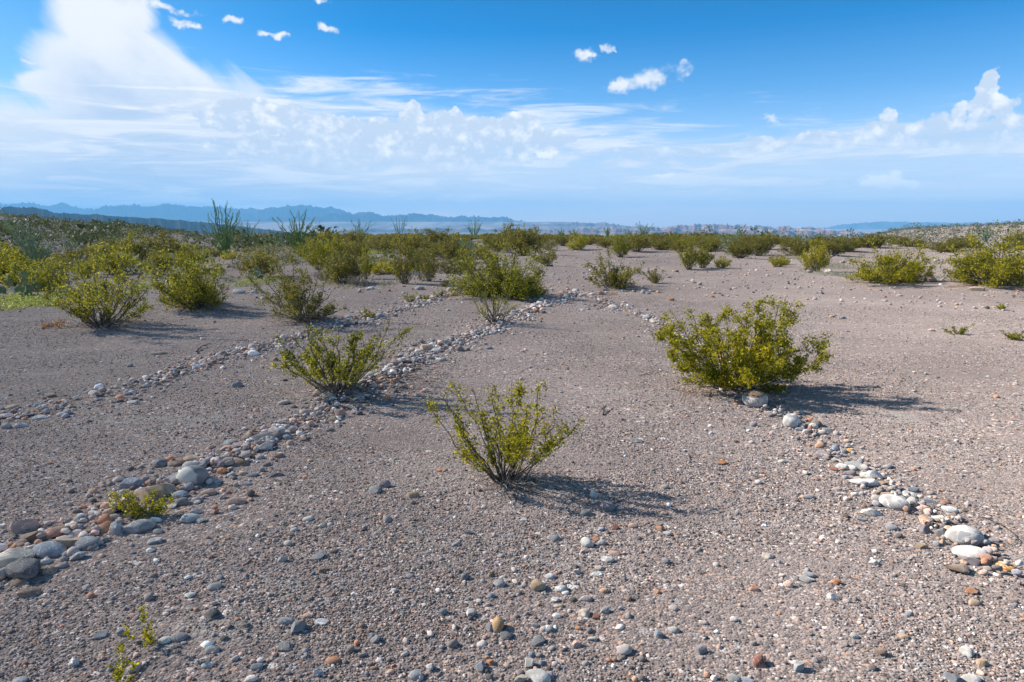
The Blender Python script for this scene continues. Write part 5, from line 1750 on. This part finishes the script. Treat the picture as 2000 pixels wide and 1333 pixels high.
def build_bushes():
    for q in BUSHES.replace('\n', '').split('|'):
        if not q.strip():
            continue
        px, py, w, h, k = map(float, q.split())
        g = P(px, py)
        m = np.linalg.norm(g - CAM) / F0
        put_bush(g[:2], w * m, h * m * 1.05, int(k))
    n = 0
    tries = 0
    taken = [(b[1], b[2]) for b in BUSH_REC]
    while n < 104 and tries < 6000:
        tries += 1
        px = rb.uniform(-60, 2060)
        r = rb.uniform(30, 88) if n < 80 else rb.uniform(19, 50)
        a = math.atan((px - 1000) / F0)
        xy = np.array([r * math.sin(a), r * math.cos(a)])
        if 1075 < px < 1150 and r < 80:
            continue
        if px > 1080 and r < 48:
            continue
        if (385 < px < 500 and r < 40) or (525 < px < 630 and r < 46):
            continue
        if px < 430 and r > 60 or px > 1560 and r > 60:
            continue
        w = rb.uniform(1.1, 1.9)
        if any(np.linalg.norm(xy - t[0]) < (w / 2 + t[1]) * 0.8 for t in taken):
            continue
        taken.append((xy, w / 2))
        put_bush(xy, w, rb.uniform(0.6, 1.0))
        n += 1


build_bushes()


# ---- far brush that no one could count: plateau edge and both hillsides
def scrub(name, pos, size, hgt, mat, label, rng, q=26, tall=1.0):
    n = len(pos)
    th = rng.uniform(0, 6.283, (n, q))
    ph = rng.uniform(0, 1, (n, q)) ** 0.5
    zz = rng.uniform(0.05, 1, (n, q)) ** 0.8
    rad = ph * np.sqrt(np.clip(1 - 0.6 * zz ** 2, 0.1, 1))
    X = pos[:, 0:1] + np.cos(th) * rad * size[:, None] / 2
    Y = pos[:, 1:2] + np.sin(th) * rad * size[:, None] / 2
    Z = Hgt(pos[:, 0], pos[:, 1])[:, None] + zz * hgt[:, None]
    Pt = np.stack([X, Y, Z], -1).reshape(-1, 3)
    ls = np.repeat(size * 0.10, q) * rng.uniform(0.6, 1.3, n * q)
    V, Fq = leaf_arrays(Pt, ls, rng, 0.5 * tall, 0.55)
    o = link_mesh(name, mesh_np(name, V, Fq, mat, smooth=False))
    tag(o, label, "brush", None, "stuff")


def build_scrub():
    rng = np.random.default_rng(909)

    def field(n, a0, a1, r0, r1):
        a = np.radians(rng.uniform(a0, a1, n))
        r = np.sqrt(rng.uniform(r0 ** 2, r1 ** 2, n))
        return np.stack([r * np.sin(a), r * np.cos(a)], -1)
    p = field(850, -22, 21, 84, 150)
    w = rng.uniform(0.9, 1.7, len(p))
    scrub("distant_brush", p, w, w * rng.uniform(0.45, 0.65, len(p)), M_LEAF_FAR, "belt of olive brush along the plateau's far edge", rng, 60)
    p = field(4200, -46, -13, 52, 200)
    k = np.sin(p[:, 0] * 0.25 + p[:, 1] * 0.1) + rng.normal(0, 0.7, len(p)) > -0.55
    p = p[k]
    w = (0.45 + rng.gamma(2.0, 0.26, len(p))) * np.where(np.hypot(p[:, 0], p[:, 1]) > 115, 0.7, 1.0)
    scrub("slope_scrub", p, w, w * rng.uniform(0.45, 0.8, len(p)), M_SCRUB, "dark green scrub dotting the reddish slope", rng, 44)
    p = field(900, -46, -13, 48, 190)
    w = 0.4 + rng.gamma(2.0, 0.22, len(p))
    scrub("slope_grass_tufts", p, w, w * rng.uniform(0.4, 0.7, len(p)), M_SCRUB_P, "pale grey-green tufts between the slope's scrub", rng, 30)
    p = field(1500, -42, -3, 15, 62)
    keep = (np.sin(p[:, 0] * 0.7 + 1.0) * np.sin(p[:, 1] * 0.45) + rng.normal(0, 0.5, len(p)) > 0.0) & (np.hypot(p[:, 0], p[:, 1]) > 17 - 0.25 * p[:, 0])
    keep &= np.array([min(seg_dist(q, ROWS['long']), seg_dist(q, ROWS['far'])) > 0.8 for q in p])
    p = p[keep]
    w = 0.22 + rng.gamma(2.0, 0.12, len(p))
    scrub("low_scrub", p, w, w * rng.uniform(0.4, 0.8, len(p)), M_COVER2, "low yellow-green plants filling gaps between the bushes", rng, 40)
    p = field(6800, 12, 48, 120, 440)
    w = 0.5 + rng.gamma(2.0, 0.35, len(p))
    scrub("hill_scrub", p, w, w * rng.uniform(0.5, 0.8, len(p)), M_SCRUB_P, "fine grey-green scrub speckling the pale sandy hill", rng, 16)
    p = field(900, 12, 48, 120, 440)
    w = 0.8 + rng.gamma(2.0, 0.4, len(p))
    scrub("hill_shrubs", p, w, w * rng.uniform(0.5, 0.9, len(p)), M_SCRUB, "darker shrubs sprinkled over the sandy hill", rng, 24)
    p = field(1800, -46, 20, 200, 620)
    w = rng.uniform(1.2, 3.0, len(p))
    scrub("gully_brush", p, w, w * rng.uniform(0.5, 0.8, len(p)), M_SCRUB, "dark brush in the low ground beyond the plateau", rng, 20)


build_scrub()


# ---- ground cover, dry grass, fallen twigs
def cover(name, patches, dens, mat, label, rng, lsize, hmax, slim=0.5, up=0.3, cat="ground cover"):
    PT = []
    for (px, py, w, h) in patches:
        c = P(px, py)
        m = np.linalg.norm(c - CAM) / F0
        y0, y1 = P(px, py + h / 2)[1], P(px, max(py - h / 2, 462))[1]
        n = int(dens * w * m * max(y1 - y0, 0.3))
        n = min(n, 9000)
        t = rng.uniform(0, 6.28, n)
        r = np.sqrt(rng.uniform(0, 1, n)) * (0.75 + 0.25 * np.sin(t * 3 + px))
        X = c[0] + np.cos(t) * r * w * m / 2
        Y = c[1] + np.sin(t) * r * (y1 - y0) / 2
        Z = Hgt(X, Y) + rng.uniform(0, 1, n) ** 1.5 * hmax * (0.4 + 0.6 * (np.sin(X * 9) * np.sin(Y * 5) * 0.5 + 0.5))
        PT.append(np.stack([X, Y, Z], -1))
    L = np.concatenate(PT)
    V, Fq = leaf_arrays(L, lsize * rng.uniform(0.6, 1.3, len(L)), rng, up, slim)
    o = link_mesh(name, mesh_np(name, V, Fq, mat, smooth=False))
    tag(o, label, cat, None, "stuff")


rc = np.random.default_rng(515)
cover("ground_cover", [(50, 592, 130, 24), (40, 586, 160, 16), (85, 594, 60, 16), (10, 604, 90, 14), (95, 598, 40, 12), (275, 562, 30, 14), (255, 575, 40, 8), (708, 496, 24, 8), (742, 493, 34, 10), (490, 556, 70, 12), (530, 548, 40, 10)],
      330, M_COVER, "bright yellow-green low plants carpeting the soil beside the cacti", rc, 0.026, 0.17)
cover("dry_grass", [(690, 560, 90, 16), (760, 556, 60, 14), (480, 556, 90, 22), (1660, 540, 110, 24), (1850, 545, 60, 20), (1625, 520, 90, 18), (760, 520, 50, 16), (870, 530, 40, 14), (640, 556, 60, 14), (1540, 505, 60, 14),
                    (560, 515, 60, 16), (740, 478, 60, 10), (20, 560, 100, 20)], 160, M_DRYG, "bleached dry grass between the bushes", rc, 0.05, 0.12, 0.12, 0.9, "grass")
cover("dry_weed", [(100, 638, 22, 10), (118, 640, 18, 8)], 900, M_RUSTG, "rusty orange dry weed beside the wide bush", rc, 0.03, 0.12, 0.3, 0.5, "weed")
cover("leaf_litter", [(1390, 762, 190, 26), (1470, 762, 120, 24), (690, 778, 150, 22), (1010, 946, 130, 34), (205, 640, 130, 16), (600, 628, 110, 12), (390, 604, 150, 12), (1180, 575, 80, 8), (1750, 553, 160, 6), (1900, 558, 140, 6)], 900, M_RUSTG, "brown leaf litter under the bushes", rc, 0.012, 0.012, 0.4, 0.0, "litter")


def twig(name, pts_px, r, mat, label, lift=0.008, forks=0, seed=0, group="fallen twigs"):
    rng = np.random.default_rng(seed)
    Q = []
    for q in pts_px:
        g = P(q[0], q[1])
        z = q[2] if len(q) > 2 else 0.0
        Q.append(g + np.array([0, 0, lift + z]))
    Q = np.array(Q)
    t = np.linspace(0, 1, len(Q))
    tt = np.linspace(0, 1, 4 * len(Q))
    C = np.stack([np.interp(tt, t, Q[:, i]) for i in range(3)], -1)
    for _ in range(2):
        C[1:-1] = (C[:-2] + 2 * C[1:-1] + C[2:]) / 4
    L = np.linalg.norm(C[-1] - C[0])
    C[1:-1] += rng.normal(0, 0.006, C[1:-1].shape) * max(L, .2)
    org = C[0].copy()
    tb = Tubes()
    tb.add(C - org, np.linspace(r, r * 0.4, len(C)), 5)
    for _ in range(forks):
        i = rng.integers(len(C) // 4, len(C) - 1)
        e = C[i] + rng.normal(0, 0.18, 3) * L * np.array([1, 1, 0.35])
        e[2] = max(e[2], C[i][2] - 0.01)
        tb.add(wig(C[i] - org, e - org, 4, 0.05, rng), np.linspace(r * 0.6, r * 0.25, 4), 4)
    o = link_mesh(name, tb.mesh(name, mat), None, org)
    tag(o, label, "twig", group)


TW = "dead branches under the golden airy bush"
twig("fallen_branch", [(690, 770, .02), (730, 752, .08), (780, 735, .10), (830, 722, .05), (860, 714, .01)], 0.006, M_DARKTWIG, "long dark dead branch reaching toward the tan slab-like block", forks=6, seed=1, group=TW)
twig("fallen_branch", [(700, 765, .03), (745, 752, .06), (800, 742, .03), (862, 752, .0)], 0.005, M_DARKTWIG, "dark branch bending down onto the bush's shadow", forks=5, seed=2, group=TW)
twig("fallen_branch", [(735, 722, .04), (750, 745, .05), (785, 760, .03), (815, 770, .01)], 0.004, M_DEAD, "bleached grey stick pointing at a small cream stone", forks=3, seed=3, group=TW)
twig("fallen_branch", [(680, 772, .02), (695, 790, .01), (722, 785, .0)], 0.005, M_DEAD, "crooked pale stick over the shaded streaked cobble", forks=3, seed=4, group=TW)
twig("fallen_branch", [(720, 760, .03), (770, 750, .09), (810, 745, .06), (838, 738, .02)], 0.004, M_DARKTWIG, "thin forked branch arching over shaded stones", forks=7, seed=5, group=TW)
twig("fallen_twig", [(1910, 1010), (1945, 1022), (1975, 1040), (1990, 1058), (1984, 1068), (1960, 1066), (1930, 1063)], 0.0028, M_DARKTWIG, "thin dark twig curled like a hook beside the pale row", seed=6)
twig("fallen_twig", [(1768, 1000), (1782, 1006), (1797, 1014)], 0.003, M_DEAD, "short straight bleached twig touching the striped wedge", seed=7)
twig("fallen_twig", [(1245, 734), (1272, 733), (1290, 722, .03), (1302, 715, .07)], 0.004, M_DEAD, "grey twig reaching out from the dense bright green bush", seed=8)
twig("fallen_twig", [(1178, 812), (1180, 803, .02), (1186, 797, .03)], 0.008, M_DARKTWIG, "stubby black stick standing on bare gravel beyond the middle bush", seed=9, forks=2)
twig("fallen_twig", [(1346, 890), (1348, 902), (1345, 908)], 0.004, M_DARKTWIG, "short black twig pointing toward the camera", seed=10)
twig("fallen_twig", [(1395, 1312), (1412, 1320), (1428, 1328)], 0.003, M_DEAD, "small grey twig beside the cobbles at the lower edge", seed=11)
twig("fallen_twig", [(922, 962), (926, 972), (936, 979)], 0.003, M_DEAD, "pale bent twig in front of the middle bush", seed=12)
twig("fallen_twig", [(772, 908), (780, 914), (788, 922)], 0.003, M_DEAD, "thin straw-like twig near the tan pointed rock", seed=13)
twig("fallen_twig", [(384, 688), (392, 682, .02), (402, 678, .02)], 0.010, M_DARKTWIG, "gnarled black twig lying behind the far row", seed=14, forks=3)
twig("fallen_twig", [(540, 722), (556, 719), (580, 722)], 0.004, M_DARKTWIG, "thin dark twig short of the golden airy bush", seed=15)
twig("fallen_twig", [(1172, 604), (1180, 598, .03), (1190, 592, .06)], 0.009, M_DARKTWIG, "dark stick propped on the flat white boulder", seed=16)
twig("fallen_twig", [(262, 1326), (282, 1302), (300, 1288)], 0.003, M_DARKTWIG, "dark stalk trailing between the green seedlings", seed=17)


# ------------------------------------------------------------------ labels for the many stones and bushes
def label_all(recs, steps, land, extra=None):
    cands = []
    for (o, xy, rad, words) in recs:
        c = []
        near = sorted(land, key=lambda l: np.linalg.norm(l[1] - xy) - l[2])[:16]
        for (ph, lxy, lr) in near:
            d = xy - lxy
            gap = max(0.0, float(np.linalg.norm(d)) - lr - rad)
            rel = ('behind' if d[1] > 0 else 'in front of') if abs(d[1]) > abs(d[0]) else ('on the shaded side of' if d[0] > 0 else 'on the sunny side of')
            w = next(t for lim, t in steps if gap < lim)
            c.append(f"{words} {w} {rel} {ph}")
        for i in range(3):
            for j in range(i + 1, 4):
                c.append(f"{words} between {near[i][0]} and {near[j][0]}")
        cands.append(c)
    count = {}
    for c in cands:
        for s in set(c):
            count[s] = count.get(s, 0) + 1
    used = {o['label'] for o in bpy.data.objects if 'label' in o.keys()}
    for (rec, c) in zip(recs, cands):
        o = rec[0]
        good = [s for s in c if count[s] == 1 and s not in used and len(s.split()) <= 16] or [s for s in c if s not in used and len(s.split()) <= 16]
        lab = good[0] if good else c[0]
        used.add(lab)
        o['label'] = lab


label_all(STONE_REC, [(0.03, 'right against the gravel'), (0.12, 'a few inches'), (0.35, 'a foot'), (0.65, 'two feet'), (1.1, 'one step'), (1.9, 'two steps'), (3.0, 'several steps'), (1e9, 'many steps')], LAND)
BL = [l for l in LAND if any(k in l[0] for k in ('bush', 'ocotillo', 'sotol', 'pear', 'boulder'))]
label_all(BUSH_REC, [(0.8, 'just'), (2.0, 'a step or two'), (4.0, 'a few steps'), (7.0, 'several paces'), (12.0, 'ten paces'), (20.0, 'some fifteen paces'), (35.0, 'some twenty-five paces'), (1e9, 'far')], BL)
for r in STONE_REC:
    r[0]['label'] = r[0]['label'].replace('right against the gravel', 'touching gravel just')


# ------------------------------------------------------------------ air: one closed box of thin haze
def build_haze():
    x, z0, z1 = 16500.0, -140.0, 520.0
    V = np.array([[a, b, c] for a in (-x, x) for b in (-x, x) for c in (z0, z1)])
    Fq = np.array([[0, 1, 3, 2], [4, 6, 7, 5], [0, 4, 5, 1], [2, 3, 7, 6], [0, 2, 6, 4], [1, 5, 7, 3]])
    m = bpy.data.materials.new("haze")
    m.use_nodes = True
    T = NT(m.node_tree)
    T.n.clear()
    out = T.new('ShaderNodeOutputMaterial')
    pv = T.new('ShaderNodeVolumePrincipled')
    pv.inputs['Color'].default_value = (0.21, 0.56, 1.0, 1)
    pv.inputs['Density'].default_value = 1.1e-4
    pv.inputs['Anisotropy'].default_value = 0.0
    T.l.new(pv.outputs[0], out.inputs['Volume'])
    try:
        m.cycles.homogeneous_volume = True
    except Exception:
        pass
    o = link_mesh("haze", mesh_np("haze", V, Fq, m, smooth=False))
    o['kind'] = 'stuff'
    o['label'] = "pale blue haze filling the air over the valley"


build_haze()
